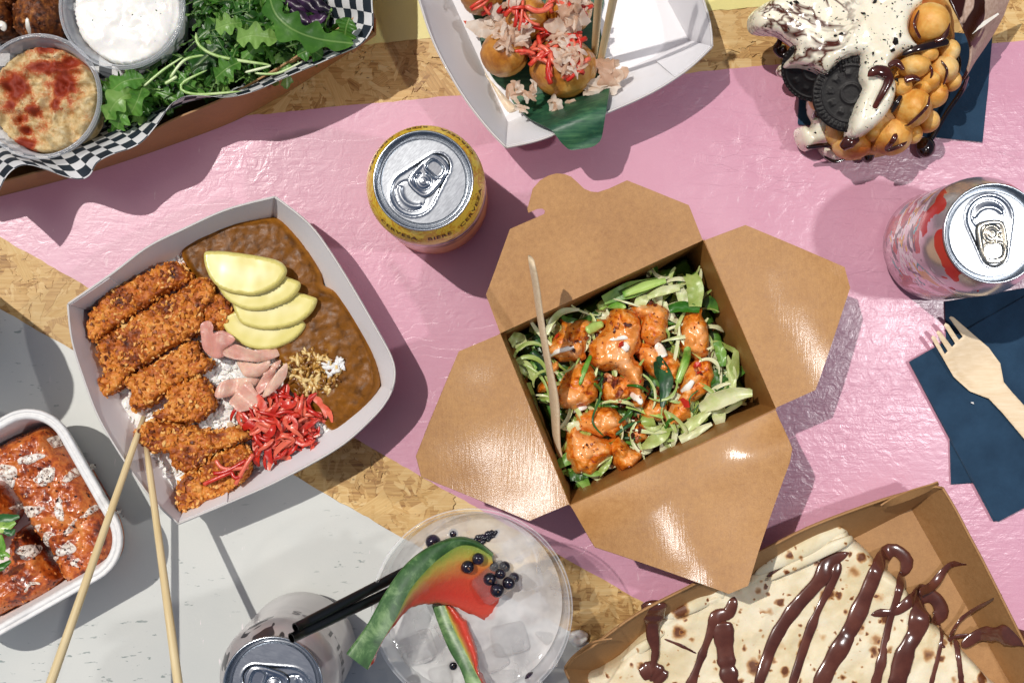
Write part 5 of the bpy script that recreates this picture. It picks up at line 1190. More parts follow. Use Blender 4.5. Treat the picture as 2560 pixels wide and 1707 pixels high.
for px, cnt in (([(500, 500), (640, 420), (800, 440), (960, 520), (1000, 660), (900, 720), (740, 680), (620, 560)], 17), ([(760, 250), (900, 230), (930, 360), (800, 420)], 8), ([(420, 60), (520, 40), (760, 230), (740, 330)], 10), ([(1050, 360), (1160, 320), (1180, 540), (1060, 520)], 7), ([(1130, 620), (1240, 620), (1230, 730), (1120, 700)], 5), ([(900, 0), (1240, -20), (1250, 80), (950, 60)], 8), ([(160, 0), (260, -20), (270, 70), (200, 40)], 4)):
    poly = P(KT(px), .045)
    for x, y in rand_in(poly, cnt, rg):
        z = onb(x, y)[0] + .0015; p = shred_path(x, y, z, rg.uniform(0, 6.28), rg.uniform(.012, .022), rg.uniform(-2.5, 2.5), .002, rg, 10); build('ginger_strip', tube(p, rg.uniform(.0009, .0017), 6, .8), M_BENI, gin, loc=(x, y, z))
cord(gin, 'ginger_strip', KT([(630, 60), (740, 115), (850, 100), (920, 40)]), .05, [50, 60, 55, 40], M_BENI, .8); cord(gin, 'ginger_strip', KT([(520, 530), (640, 530), (740, 560)]), .045, [36, 44, 36], M_BENI, .8)
def flake(x, y, z, L, w, k):
    p = shred_path(x, y, z, rg.uniform(0, 6.28), L, rg.uniform(-3, 3), rg.uniform(0, .004), rg, 12); ww = w * (np.sin(np.linspace(.3, 2.9, 12)) ** .7) * (1 + .28 * rg.uniform(-1, 1, 12)); tw = rg.uniform(-1.2, 1.2)
    ups = np.column_stack([np.sin(tw * np.linspace(-1, 1, 12)), rg.uniform(-.4, .4) * np.ones(12), np.cos(tw * np.linspace(-1, 1, 12))])
    build('flake', ribbon(p, ww, ups, rg.uniform(-.5, .5), 5, .25, k), M_BON, fl_, loc=(x, y, z))
k = 0
for px, cnt, L, w in (([(330, 290), (560, 220), (700, 260), (600, 480), (420, 500), (330, 400)], 40, .013, .0013), ([(120, 200), (200, 80), (390, 110), (380, 280), (220, 320)], 6, .018, .0050), ([(920, 260), (1100, 230), (1220, 540), (1000, 480), (900, 400)], 36, .013, .0013), ([(920, 560), (1120, 520), (1250, 700), (1100, 760), (980, 720)], 36, .012, .0012), ([(930, 200), (1040, 90), (1220, 190), (1150, 260)], 7, .017, .005),
        ([(920, 0), (1250, -40), (1330, 60), (1120, 130)], 14, .012, .002), ([(1350, 880), (1480, 560), (1640, 640), (1590, 800), (1450, 900)], 12, .016, .0035), ([(860, 1000), (1150, 1030), (950, 1090)], 6, .011, .0018), ([(430, 0), (560, -30), (560, 60), (450, 70)], 6, .01, .002), ([(640, 380), (720, 370), (710, 430), (640, 430)], 4, .008, .0016), ([(540, 1050), (610, 1060), (600, 1100)], 3, .008, .0015), ([(480, 830), (740, 850), (720, 960), (560, 1010), (490, 980)], 12, .012, .0016)):
    poly = P(KT(px), .045)
    for x, y in rand_in(poly, cnt, rg):
        z = onb(x, y)[0] + .003 * rg.random() + .0012; flake(x, y, z, L * rg.uniform(.7, 1.3), w * rg.uniform(.6, 1.3), k); k += 1
stick('left bamboo chopstick standing against the dumpling balls', KT([(1345, 580)])[0], .012, KT([(1390, -30)])[0], .070, .0022, .0027, M_BAMBOO, .20)
stick('right bamboo chopstick leaning over the white tray floor', KT([(1385, 740)])[0], .010, KT([(1545, -30)])[0], .085, .0021, .0028, M_BAMBOO, .20)
smear = build('pale_sauce', pillow(crom(P(KT([(200, 700), (260, 800), (400, 960), (500, 1060), (560, 1120), (470, 1160), (400, 1080), (300, 900), (210, 770)]), .004), 4), .0016, .0022, .003, .0015, lambda x, y, d, p: p * .0006 * fbm(x, y, 0, 200, 3, 3)), food('pale_sauce', ['#d8c1a2', '#e6d6bf'], 150, .3, .1, sss=.1)); tag(smear, 'pale sauce smear along the fold of the dumpling tray', 'sauce')
scr = build('ginger_scrap', chips([(*P1(KT([(20, 240)])[0], .02), .021)], .0042, 3, .1, .3), M_BENI, smooth=False); tag(scr, 'tiny red ginger scrap on the white tray wall', 'ginger scrap')
# ================================================================== bubble waffle with cream, cookies and chocolate
WS = 1.0
M_NAVY = NT('navy_tissue'); f = M_NAVY.noise(900, 3); M_NAVY.set(color=M_NAVY.ramp(M_NAVY.noise(60, 3), [(.3, '#1b3349'), (.7, '#243f57')]), rough=.85, spec=.2, sheen=.2, normal=M_NAVY.bump(M_NAVY.math('ADD', M_NAVY.math('MULTIPLY', f, .5), M_NAVY.voro(420)), .5, .0004)); M_NAVY = M_NAVY.m
def napkin(label, px, z0, layers=2, group='navy paper napkins'):
    w = P(px, z0); c = w.mean(0); t = thing('paper_napkin', label, 'napkin', (c[0], c[1], z0), group)
    for k in range(layers):
        rr = random.Random(len(label) + k); q = resample(w + 0 + np.array([[rr.uniform(-.0005, .0005), rr.uniform(-.0005, .0005)] for _ in w]), .005); v, F, d = tri(q, .005)
        z = z0 + .0006 * (k + 1) + .0007 * fbm(v[:, 0], v[:, 1], 0, 30, 3, k + len(label)) + .0004; mid = (w[0] + w[1]) / 2; md2 = (w[2] + w[-1]) / 2; dl = md2 - mid; s_ = ((v - mid) @ np.array((-dl[1], dl[0]))) / np.linalg.norm(dl); z = z + .0008 * (k + 1) * np.exp(-np.abs(s_) / .0022) * (k == layers - 1)
        build('tissue_layer', (np.column_stack([v, z]), F), M_NAVY, t, solid=.0004)
    return t
napkin('navy paper napkin under the bubble waffle', K3([(600, 140), (555, 990), (2012, 1135), (2092, 290)]), .0002)
n = NT('waffle_crust'); f = n.noise(55, 4, .6, .5); c = n.ramp(f, [(.3, '#b46a22'), (.42, '#d2923c'), (.54, '#e0ac5c'), (.7, '#e8c68a')]); c = n.mix(n.mrange(n.noise(34, 4), .54, .7), c, '#a8581a'); n.set(color=c, rough=.5, normal=n.bump(n.math('ADD', n.noise(260, 5), n.noise(60, 3)), .45, .0012), sss=.08); M_WAF = n.m
n = NT('cookie_cream'); v1 = n.math('ABSOLUTE', n.math('SUBTRACT', n.noise(34, 3, .5, 1.6), .5)); msk = n.attr('swirl')
c = n.ramp(n.noise(80, 3), [(.3, '#e2d8bf'), (.7, '#efe8d6')]); c = n.mix(n.math('MULTIPLY', n.mrange(v1, .004, .045, 1, 0), n.mrange(msk, .25, .6)), c, '#4a1f0e')
c = n.mix(n.mrange(n.noise(420, 2, .5, .3), .665, .685), c, '#26201f'); n.set(color=c, rough=.16, coat=.5, coat_rough=.06, sss=.12, normal=n.bump(n.noise(60, 3), .15, .001)); M_CREAM = n.m
M_CHOC = food('dark_chocolate_sauce', ['#0d0504', '#1c0b07', '#2a120b'], 90, .08, .1, 200, coat=.8)
M_CHOCB = food('brown_chocolate_sauce', ['#2d1008', '#45190d', '#5a2616'], 90, .12, .15, 200, coat=.7)
n = NT('dark_cookie'); n.set(color=n.ramp(n.noise(300, 4), [(.3, '#0a0808'), (.7, '#171313')]), rough=.5, spec=.3, normal=n.bump(n.noise(700, 4), .3, .0005)); M_COOK = n.m
body_px = K3([(470, 220), (700, 40), (1300, -150), (1760, -20), (1840, 400), (1760, 680), (1620, 960), (1430, 1160), (1020, 1230), (860, 1120), (740, 850), (690, 700), (570, 560)])
waf_c = (*P1(K3([(1200, 500)])[0], .03), .002); waf = thing('bubble_waffle', 'golden bubble waffle on a navy napkin, heaped with cream and cookies', 'waffle', waf_c)
wm = pillow(crom(P(body_px, .03), 4), .002, .050, .018, .0025, lambda x, y, d, p: p * .004 * fbm(x, y, 0, 60, 3, 4)); build('waffle_sheet', wm, M_WAF, waf)
for i, (x, y, rx, ry, z, hz) in enumerate(((1612, 172, 168, 160, .066, .014), (1495, 520, 128, 90, .066, .012), (1475, 845, 152, 158, .056, .017), (1310, 1065, 168, 162, .044, .017), (1000, 1150, 155, 112, .036, .016), (1725, 545, 115, 110, .058, .013), (1660, 745, 95, 105, .050, .013), (880, 1040, 90, 120, .034, .014), (1180, 1130, 90, 80, .036, .012), (720, 760, 70, 110, .038, .012), (660, 120, 130, 120, .058, .012), (1600, 960, 90, 90, .040, .012), (1390, 690, 80, 70, .060, .010), (1610, 640, 80, 80, .060, .011), (1420, 960, 90, 80, .050, .011), (1590, 430, 90, 60, .062, .010), (1770, 400, 80, 90, .058, .011), (1150, 1060, 80, 70, .044, .010), (1560, 690, 70, 60, .058, .010), (1790, 640, 70, 80, .050, .010), (1480, 1060, 70, 80, .040, .010))):
    q = P1(K3([(x, y)])[0], z); s = PX(.3146, z); build('waffle_bubble', sphere((q[0], q[1], z - hz * .3), (rx * s, ry * s, hz), 32, 18, lambda V: .03 * fbm(V[:, 0], V[:, 1], V[:, 2], 2, 3, i)), M_WAF, waf)
# cookies under and through the cream
def cookie(label, px, z, rx_tilt, ry_tilt, r=.0215):
    an = np.linspace(0, 2 * math.pi, 96, endpoint=False)
    out = np.column_stack([np.cos(an), np.sin(an)]) * r; v, F, d = tri(out, .0006); rr = np.hypot(v[:, 0], v[:, 1]); a = np.arctan2(v[:, 1], v[:, 0])
    z_ = .0042 + .0008 * np.sqrt(np.clip(1 - (1 - np.clip(d / .0012, 0, 1)) ** 2, 0, 1))
    z_ += .0007 * (np.sin(a * 48) > 0) * sstep(.0172, .0180, rr) * sstep(.0208, .0198, rr) + .0006 * np.exp(-((rr - .0162) / .0005) ** 2)
    z_ += .0006 * (np.sin(a * 10) > .1) * np.exp(-((rr - .0115) / .0016) ** 2) + .0006 * np.exp(-((rr - .0055) / .0007) ** 2)
    top = (np.column_stack([v, z_]), F); side = lathe([(r, .0042), (r * 1.002, .003), (r * .99, .0012), (r * .93, .0010), (r * .93, -.001), (r * .99, -.0012), (r, -.004), (r * .9, -.005)], 96)
    o = build('sandwich_cookie', top, M_COOK); q = P1(px, z); o.location = (q[0], q[1], z); o.rotation_euler = (rx_tilt, ry_tilt, .3); WL[o.name] = Vector(o.location)
    e2 = build('cookie_edge', side, M_COOK); e2.parent = o; return tag(o, label, 'cookie', 'dark sandwich cookies')
cookie('large dark sandwich cookie standing out of the cream', K3([(975, 745)])[0], .055, R(6), R(-14), .0222); cookie('dark cookie half hidden under the cream, left of the large one', K3([(690, 545)])[0], .050, R(20), R(-34), .019)
# cream
cpx = K3([(205, 130), (240, 30), (420, -60), (800, -110), (1450, -70), (1570, 10), (1480, 110), (1445, 230), (1490, 330), (1540, 370), (1400, 425), (1335, 470), (1300, 560), (1345, 650), (1345, 760), (1290, 900), (1180, 1015), (1060, 1080), (985, 1070), (985, 960), (1020, 840), (1060, 740), (1078, 690), (1045, 610), (1050, 450), (950, 462), (860, 520), (790, 580), (700, 535), (600, 505), (500, 500), (490, 465), (560, 370), (480, 285), (410, 240), (300, 225), (230, 200)])
def cream(nm, px, z0, h, edge, seed, parent=None, sw=None):
    zc2 = z0 + h * .5; w = crom(P(px, zc2), 4); v, F, d = tri(w, .0013); t = np.clip(d / edge, 0, 1)
    c0 = P1(K3([(1150, 350)])[0], .06); fall = np.clip((np.hypot(v[:, 0] - c0[0], v[:, 1] - c0[1]) - .02) / .06, 0, 1.3)
    z = z0 + h * np.sqrt(1 - (1 - t) ** 2) + .0022 * fbm(v[:, 0], v[:, 1], 0, 70, 3, seed) * t - (.016 * fall ** 1.5 if parent is None else 0)
    z = np.where(d < 1e-7, z - .006, z); s = sw(v) if sw else np.zeros(len(v))
    return build(nm, (np.column_stack([v, z]), F), M_CREAM, parent, attr={'swirl': s})
lw = P1(K3([(500, 200)])[0], .06)
crm = cream('cookie_cream', cpx, .062, .011, .006, 3, None, lambda v: np.exp(-((v[:, 0] - lw[0] - .006) / .03) ** 2) * .9); tag(crm, 'thick pale cream with dark crumbs poured over the bubble waffle', 'cream')
cream('cream_drip', K3([(680, 750), (745, 880), (835, 1000), (880, 1130), (760, 1145), (640, 1185), (575, 1130), (552, 1030), (600, 985), (660, 1005), (692, 955), (660, 885), (652, 800)]), .014, .012, .005, 5, crm); cream('cream_drip', K3([(740, 1170), (860, 1180), (945, 1230), (900, 1275), (830, 1270)]), .008, .008, .004, 6, crm)
q = P1(K3([(460, 550)])[0], .03); build('cream_drip', sphere((q[0], q[1], .024), (.0048, .0042, .008), 20, 12), M_CREAM, crm, attr={'swirl': np.full(13 * 0 + len(sphere((0, 0, 0), 1, 20, 12)[0]), .9)})
for px in ((840, 250, 1), (650, 330, 0)): pass
cz = np.array([vv.co[:] for vv in crm.data.vertices])
def oncream(px, z=.07):
    a = P(px, z); return plant_on(cz, a[:, 0], a[:, 1])
cr_ = thing('cookie_crumbs', 'black cookie crumbs scattered on the cream', 'cookie crumbs', (*P1(K3([(1100, 350)])[0], .07), .07)); r_ = random.Random(4)
for x, y, s in [(1240, 318, 42), (1330, 330, 46), (1370, 280, 36), (1310, 400, 50), (1390, 385, 34), (1460, 370, 40), (1530, 365, 36), (900, 270, 52), (850, 285, 40), (1075, 110, 42), (1090, 140, 30), (1170, 10, 40), (1345, 640, 46), (1340, 590, 30), (1310, 710, 34), (1320, 820, 34), (1150, 430, 30), (1080, 395, 24), (1020, 385, 22), (1110, 470, 24), (1090, 495, 26), (600, 420, 30), (560, 150, 30), (500, 30, 46), (540, 20, 40), (330, 120, 26), (740, 300, 26), (780, 365, 20), (1430, 40, 24), (1300, 560, 26)] + [(r_.uniform(600, 1400), r_.uniform(20, 600), r_.uniform(6, 15)) for _ in range(46)] + [(r_.uniform(1080, 1280), r_.uniform(700, 950), r_.uniform(6, 13)) for _ in range(10)]:
    px = K3([(x, y)]); z = oncream(px)[0] + .0004; xy = P1(px[0], z); build('crumb', chips([(xy[0], xy[1], z)], s * .3146 / PXM * .75, r_.randrange(9999), .15, .6), M_COOK, cr_, smooth=False, loc=(xy[0], xy[1], z))
ch_ = thing('chocolate_sauce', 'dark chocolate sauce running over the waffle and its paper', 'chocolate sauce', (*P1(K3([(1200, 800)])[0], .02), .003))
def cchoc(px, z, w, mat=None, sq=.6): cord(ch_, 'drip', K3(px), z, [a * .3146 for a in w], mat or M_CHOC, sq, 26, 10)
cchoc([(290, 212), (400, 240), (410, 330), (385, 390), (440, 440), (530, 400)], [.055, .052, .045, .04, .038, .042], [14, 26, 40, 60, 60, 40]); cchoc([(1905, 600), (1860, 720), (1750, 880), (1650, 1050), (1600, 1130)], [.030, .016, .010, .006, .005], [40, 46, 40, 36, 50])
for x, y, rx, ry, z in ((1570, 1172, 78, 85, .006), (1110, 1222, 56, 76, .010), (430, 400, 40, 46, .036), (700, 920, 34, 40, .026)):
    q = P1(K3([(x, y)])[0], z); s = PX(.3146, z); build('drop', sphere((q[0], q[1], z), (rx * s, ry * s, .0055), 24, 14), M_CHOC, ch_)
cchoc([(620, 1175), (720, 1160), (850, 1150)], .026, [30, 44, 40]); cchoc([(760, 1240), (850, 1285), (940, 1260)], .010, [16, 30, 16]); cchoc([(1110, 610), (1190, 560), (1280, 620), (1200, 790), (1130, 910), (1010, 1040)], [.075, .076, .074, .072, .066, .058], [60, 100, 60, 46, 44, 20], M_CHOCB, .45)
cchoc([(560, 260), (620, 200), (710, 130)], [.066, .068, .07], [10, 30, 14]); cchoc([(620, 400), (700, 370), (800, 320)], .070, [10, 24, 8], M_CHOCB); cchoc([(510, 510), (620, 508), (760, 580), (800, 590)], [.056, .06, .062, .063], [14, 16, 22, 14], M_CHOCB)
cchoc([(1600, 760), (1580, 850), (1450, 980), (1400, 1000)], [.068, .070, .062, .056], [14, 26, 26, 14], M_CHOCB); cchoc([(1340, 1060), (1310, 1120), (1260, 1190), (1380, 1150), (1450, 1060)], [.060, .060, .050, .052, .048], [50, 40, 40, 40, 20], M_CHOCB); cchoc([(900, 1180), (960, 1130), (1040, 1090)], [.05, .053, .053], [60, 110, 60], M_CHOCB)
cchoc([(1560, 470), (1620, 560), (1600, 660)], [.07, .070, .064], [14, 24, 12], M_CHOCB); cchoc([(1690, 480), (1740, 560), (1710, 680)], [.068, .068, .060], [12, 26, 12], M_CHOCB); cchoc([(1520, 80), (1480, 190), (1530, 310)], [.073, .077, .074], [12, 22, 26], M_CHOCB); cchoc([(1760, 180), (1720, 290), (1640, 330)], [.070, .070, .070], [20, 46, 30], M_CHOCB); cchoc([(1380, 760), (1340, 820), (1300, 900)], [.064, .064, .060], [30, 50, 20], M_CHOC)
cchoc([(1270, 530), (1340, 500), (1400, 560)], .072, [40, 60, 30], M_CHOCB); cchoc([(1400, 640), (1470, 620), (1530, 640)], .070, [60, 60, 30], M_CHOCB); cchoc([(1380, 440), (1500, 390), (1640, 350), (1760, 330)], [.068, .07, .068, .066], [40, 60, 80, 60])
mm_ = pillow(crom(P(K3([(1620, 330), (1790, 250), (1890, 400), (1900, 560), (1780, 690), (1690, 720), (1740, 600), (1800, 480), (1700, 420), (1600, 400)]), .05), 4), .030, .02, .008, .002, lambda x, y, d, p: p * .002 * fbm(x, y, 0, 90, 3, 1)); build('pool', mm_, M_CHOC, ch_)
# paper cone
n = NT('cone_paper'); f = n.noise(500, 4); c = n.ramp(f, [(.35, '#b59681'), (.65, '#cdb3a0')]); sm = n.mrange(n.noise(28, 3, .5, .8, n.map((1, 1, 1), (0, 0, 0), (.31, .12, 0))), .53, .55); c = n.mix(sm, c, '#331409')
n.set(color=c, rough=n.mrange(sm, 0, 1, .6, .2), normal=n.bump(n.noise(40, 4), .3, .002)); M_CONE = n.m
e1 = lift(K3([(1700, -160), (1760, 10), (1840, 170), (1925, 380), (1900, 560), (1830, 650), (1700, 722)]), .066); e1[:, 2] = [.078, .074, .070, .064, .052, .042, .034]; e1[:, :2] = np.array([P1(p, z) for p, z in zip(K3([(1700, -160), (1760, 10), (1840, 170), (1925, 380), (1900, 560), (1830, 650), (1700, 722)]), e1[:, 2])])
p2 = K3([(2330, -160), (2230, 20), (2190, 130), (2090, 310), (1960, 500), (1860, 650), (1720, 735)]); z2 = np.array((.05, .046, .04, .03, .022, .018, .015)); e2 = np.column_stack([P(p2, z2), z2])
cone = build('paper_cone', loft(between(arc(crom(e1, 5, False), 30), arc(crom(e2, 5, False), 30), 8, -.004, 30), 30), M_CONE, solid=.0006); tag(cone, 'crumpled paper cone smeared with chocolate beside the waffle', 'paper cone')
WS = 740 / 2352
strip(cone, 'torn_edge', K3([(1760, 0), (1845, 170), (1928, 380), (1905, 560), (1840, 655), (1700, 726)]), [.0745, .071, .065, .053, .043, .035], [16, 10, 16, 12, 18, 8], M_CONE, .2, .3, 3)
strip(cone, 'cream_smear', K3([(1900, 300), (1990, 220), (2150, 110)]), [.066, .060, .051], [10, 34, 16], M_MAYO, .1, .1, 2)

# ================================================================== napkins and fork at the right
napkin('navy paper napkin lying underneath at the right edge', K6([(443, 572), (790, 512), (1150, 1300), (468, 1345)]), .0002); napkin('navy paper napkin on top, under the wooden fork', K6([(292, 825), (800, 536), (1180, 1230), (668, 1502), (655, 1500)]), .0024)
fpx = K6([(460, 638), (468, 632), (480, 636), (560, 700), (640, 765), (690, 832), (705, 912), (740, 955), (784, 1003), (1010, 1270), (1040, 1330), (1010, 1370), (960, 1360), (784, 1145), (700, 1045), (640, 982), (620, 975), (560, 952), (490, 890), (440, 810), (384, 724), (390, 714), (402, 718), (448, 792), (460, 780), (406, 702), (414, 692), (428, 700), (478, 762), (492, 748), (438, 670), (446, 660), (460, 668), (508, 732), (524, 718)])
zf2 = .0072
v, F, d = tri(P(fpx, zf2 + .003), .0011); fo = P1(K6([(600, 860)])[0], .008); tp = P1(K6([(430, 680)])[0], .008); ax = (fo - tp) / np.linalg.norm(fo - tp); u = (v - tp) @ ax
z = zf2 + .005 * np.clip(1 - u / .035, 0, 1) ** 1.5 + .0006 * np.clip(d / .0007, 0, 1) - .0022 * np.exp(-((u - .034) / .016) ** 2) * np.clip(d / .006, 0, 1)
fork = build('wooden_fork', (np.column_stack([v, z]), F), M_BIRCH, solid=.0016); tag(fork, 'pale wooden fork resting on the navy napkins', 'fork')
crumbs = build('salt_grain', chips([(*P1(K6([(565, 1000)])[0], .005), .0055)], .0014, 2), M_RICE, smooth=False); tag(crumbs, 'tiny white grain on the upper navy napkin', 'crumb')
WS = 1.0
# ================================================================== chocolate crepe
n = NT('crepe'); f = n.noise(40, 4, .6, .4); c = n.ramp(f, [(.3, '#cdb98f'), (.5, '#dacbaa'), (.7, '#e2d8c0')])
w_ = n.n('VectorMath', operation='MULTIPLY_ADD'); nz = n.n('TexNoise'); nz.inputs['Scale'].default_value = 160; n.L(n.obj(), nz.inputs['Vector']); n.L(nz.outputs['Color'], w_.inputs[0]); w_.inputs[1].default_value = (.006, .006, 0); n.L(n.obj(), w_.inputs[2])
def spots(sc, rad, lo, seed):
    co = n.map((1, 1, 0), (0, 0, seed), (seed * .1, seed * .03, 0), w_.outputs[0]); x = n.n('TexVoronoi'); n.L(co, x.inputs['Vector']); x.inputs['Scale'].default_value = sc
    s = n.n('SeparateColor'); n.L(x.outputs['Color'], s.inputs[0]); rr = n.math('MULTIPLY', n.mrange(s.outputs[0], lo, 1, .0, 1.0), rad); return n.math('SUBTRACT', x.outputs['Distance'], rr)
for sc, rad, lo, sd in ((66, .36, .3, 0), (110, .36, .35, 2), (230, .34, .4, 4)):
    d_ = spots(sc, rad, lo, sd); c = n.mix(n.mrange(d_, .10, -.02, 0, .75), c, '#b8792a'); c = n.mix(n.mrange(d_, .03, -.10, 0, .95), c, '#5a2a0d')
n.set(color=c, rough=.5, spec=.4, sss=.08, normal=n.bump(n.math('ADD', n.noise(120, 5), n.noise(500, 3)), .3, .0008)); M_CREPE = n.m
cp = K9([(160, 1050), (240, 1000), (340, 930), (440, 810), (560, 715), (700, 640), (850, 595), (930, 560), (1000, 495), (1100, 430), (1290, 330), (1420, 275), (1480, 285), (1500, 320), (1560, 370), (1615, 425), (1650, 470), (1720, 520), (1785, 590), (1830, 660), (1890, 740), (1990, 820), (2100, 930), (2210, 1050), (2300, 1180), (1900, 1450), (1400, 1700), (900, 1900), (600, 1700), (350, 1400)])
cw = crom(P(cp, .018), 3)
fold = lambda x, y, a, b, w, h: h * np.exp(-(np.abs((x - a[0]) * (b[1] - a[1]) - (y - a[1]) * (b[0] - a[0])) / np.linalg.norm(b - a) / w) ** 2)
fa_, fb_ = P(K9([(540, 760), (1500, 330)]), .02); ga, gb_ = P(K9([(340, 930), (900, 1080)]), .02)
def crep(x, y, d, p):
    h = p * .0028 * fbm(x, y, 0, 32, 4, 2) + p * .0010 * fbm(x, y, 0, 110, 3, 7)
    side = ((x - fa_[0]) * (fb_[1] - fa_[1]) - (y - fa_[1]) * (fb_[0] - fa_[0])) / np.linalg.norm(fb_ - fa_)      # layers folded over along the far edge
    return h + p * .004 * sstep(.001, -.0005, side) + p * .0016 * np.sin(side * 900) * sstep(.002, -.001, side)
crm_ = pillow(cw, .0022, .015, .006, .0016, crep, .45, 3); crepe = build('folded_crepe', crm_, M_CREPE); tag(crepe, 'folded crepe with brown spots, drizzled with chocolate', 'crepe')
def roll(px, zoff, w):
    q = K9(px); a = P(q, .02); zz = plant_on(crm_[0], a[:, 0], a[:, 1]) + zoff; cord(crepe, 'fold', q, zz, [b * .5017 for b in w], M_CREPE, .4, 26, 10)
roll([(1010, 510), (1120, 450), (1280, 370), (1400, 305), (1462, 290)], .001, [30, 70, 90, 90, 50]); roll([(1070, 540), (1200, 470), (1340, 400), (1460, 345), (1500, 325)], .0022, [20, 46, 60, 60, 30]); roll([(560, 730), (700, 670), (800, 620), (860, 605)], .001, [30, 60, 70, 50]); roll([(340, 950), (480, 850), (560, 790)], .0005, [30, 60, 30])
M_MILK = food('milk_chocolate_sauce', ['#45231a', '#552d22', '#63382b'], 60, .2, .1, 200, coat=.6)
sauce = thing('chocolate_sauce', 'glossy brown chocolate drizzled in stripes across the crepe', 'chocolate sauce', (*P1(K9([(1400, 800)])[0], .02), .02))
def driz(px, w, z=None, sq=.23):
    q = K9(px)
    if z is None:
        qq = crom(np.array(q), 3, False); a = P(qq, .02); zz = plant_on(crm_[0], a[:, 0], a[:, 1]) + .0004; q = [tuple(p) for p in qq]
    else: zz = np.array(z)
    rw = random.Random(len(px) * 7 + int(px[0][0])); ww = np.interp(np.linspace(0, 1, 15), np.linspace(0, 1, len(w)), w) * np.array([rw.uniform(.82, 1.22) for _ in range(15)])
    cord(sauce, 'drizzle', q, zz, list(ww * .5017), M_MILK, sq, 40, 14)
driz([(1480, 400), (1370, 455), (1340, 530), (1200, 690), (1110, 830), (1060, 960), (1020, 1080)], [40, 80, 66, 76, 66, 72, 60]); driz([(1430, 440), (1400, 540), (1330, 680), (1270, 830), (1190, 1080)], [60, 34, 46, 44, 46])
driz([(1748, 520), (1768, 440), (1700, 385), (1640, 440), (1570, 600), (1480, 800), (1385, 960), (1320, 1090)], [60, 66, 80, 80, 90, 92, 96, 90]); driz([(1745, 500), (1722, 620), (1680, 750), (1640, 950), (1600, 1090)], [56, 44, 40, 50, 46])
driz([(1590, 710), (1640, 700), (1720, 690), (1830, 610), (1910, 630), (1940, 700), (1890, 740)], [40, 40, 60, 110, 80, 70, 30]); driz([(1840, 640), (1820, 780), (1760, 900), (1710, 1090)], [110, 96, 90, 86]); driz([(1920, 740), (1942, 830), (1880, 1090)], [20, 20, 24])
driz([(910, 620), (880, 700), (820, 720), (790, 800), (740, 930), (680, 1090)], [60, 80, 50, 40, 44, 60]); driz([(850, 740), (860, 860), (880, 1000), (910, 1090)], [100, 92, 84, 80]); driz([(440, 1010), (500, 990), (560, 1040)], [60, 110, 80])
driz([(560, 830), (640, 862), (720, 902)], [10, 18, 8]); driz([(2010, 830), (2030, 950), (2045, 1090)], [26, 30, 30]); driz([(1070, 520), (1200, 450), (1330, 400), (1440, 350)], [16, 24, 26, 12])
driz([(510, 640), (505, 720), (500, 800), (515, 900), (490, 1000)], [120, 100, 70, 40, 34], [.034, .026, .022, .020, .019], .4)
driz([(1830, 600), (1900, 560), (1980, 465), (2100, 450), (2150, 438)], [50, 44, 36, 30, 26], [.016, .007, .008, .026, .036]); driz([(1980, 820), (2050, 720), (2200, 632), (2242, 608)], [18, 20, 18, 14], [.012, .008, .028, .036]); driz([(2040, 870), (2130, 810), (2250, 810), (2380, 835)], [40, 70, 96, 96], [.010, .012, .026, .037]); driz([(1945, 872), (2000, 822), (2080, 808)], [20, 20, 14], [.017, .013, .012])

# ================================================================== saucy chicken in the fibre tray
n = NT('spiced_chicken'); f = n.noise(60, 5, .62, .4); g = n.noise(300, 5, .6); c = n.ramp(n.math('MULTIPLY_ADD', g, .35, n.math('MULTIPLY', f, .75)), [(.38, '#2f0d06'), (.46, '#6a230c'), (.53, '#a84a16'), (.61, '#c96c28'), (.76, '#d89250')])
n.set(color=c, rough=.3, coat=.4, coat_rough=.15, normal=n.bump(n.math('ADD', g, f), .6, .0012)); M_SPICE = n.m
M_SEED = food('dark_seed', ['#1c0f10', '#35181a'], 300, .45, 0)
n = NT('thin_white_sauce'); n.set(color=n.ramp(n.noise(200, 3), [(.3, '#eadcca'), (.7, '#f4efe8')]), rough=.3, alpha=n.mrange(n.noise(420, 4, .65), .38, .52, .05, .95)); M_MAYO_T = n.m
M_CHAR = food('charred_crust', [(.2, '#2a0d06'), (.4, '#6d2a0c'), (.6, '#b05a1c'), (.85, '#d68a44')], 200, .45, .2, 900, isl=.7)
def fillet(label, px, z0, h, seed):
    m = pillow(crom(P(px, z0 + h * .8), 4), z0, h, .010, .0011, lambda x, y, d, p: p * (.0022 * fbm(x, y, 0, 70, 4, seed) + .0014 * (.5 - cells(x + .001 * noise(x, y, 0, 200, 3), y, 330, seed)[0]) + .0012 * fbm(x, y, 0, 350, 3, seed)), .5, seed, .004)
    o = build('chicken_fillet', m, M_SPICE); tag(o, label, 'chicken', 'saucy chicken fillets in the fibre tray'); build('crust_bits', chips(pick(m, 420, np.random.default_rng(seed), z0 + .012) - np.array((0, 0, .0006)), .0017, seed, .1, .5), M_CHAR, o, smooth=False)['kind'] = 'stuff'; return m
t1 = fillet('large orange chicken fillet with white sauce along the fibre tray', K7([(-120, 420), (0, 320), (90, 280), (200, 235), (255, 262), (305, 350), (400, 450), (480, 580), (545, 700), (582, 800), (582, 900), (540, 975), (430, 1062), (335, 1062), (280, 985), (230, 880), (160, 800), (100, 680), (40, 580), (-40, 500)]), .006, .026, 31)
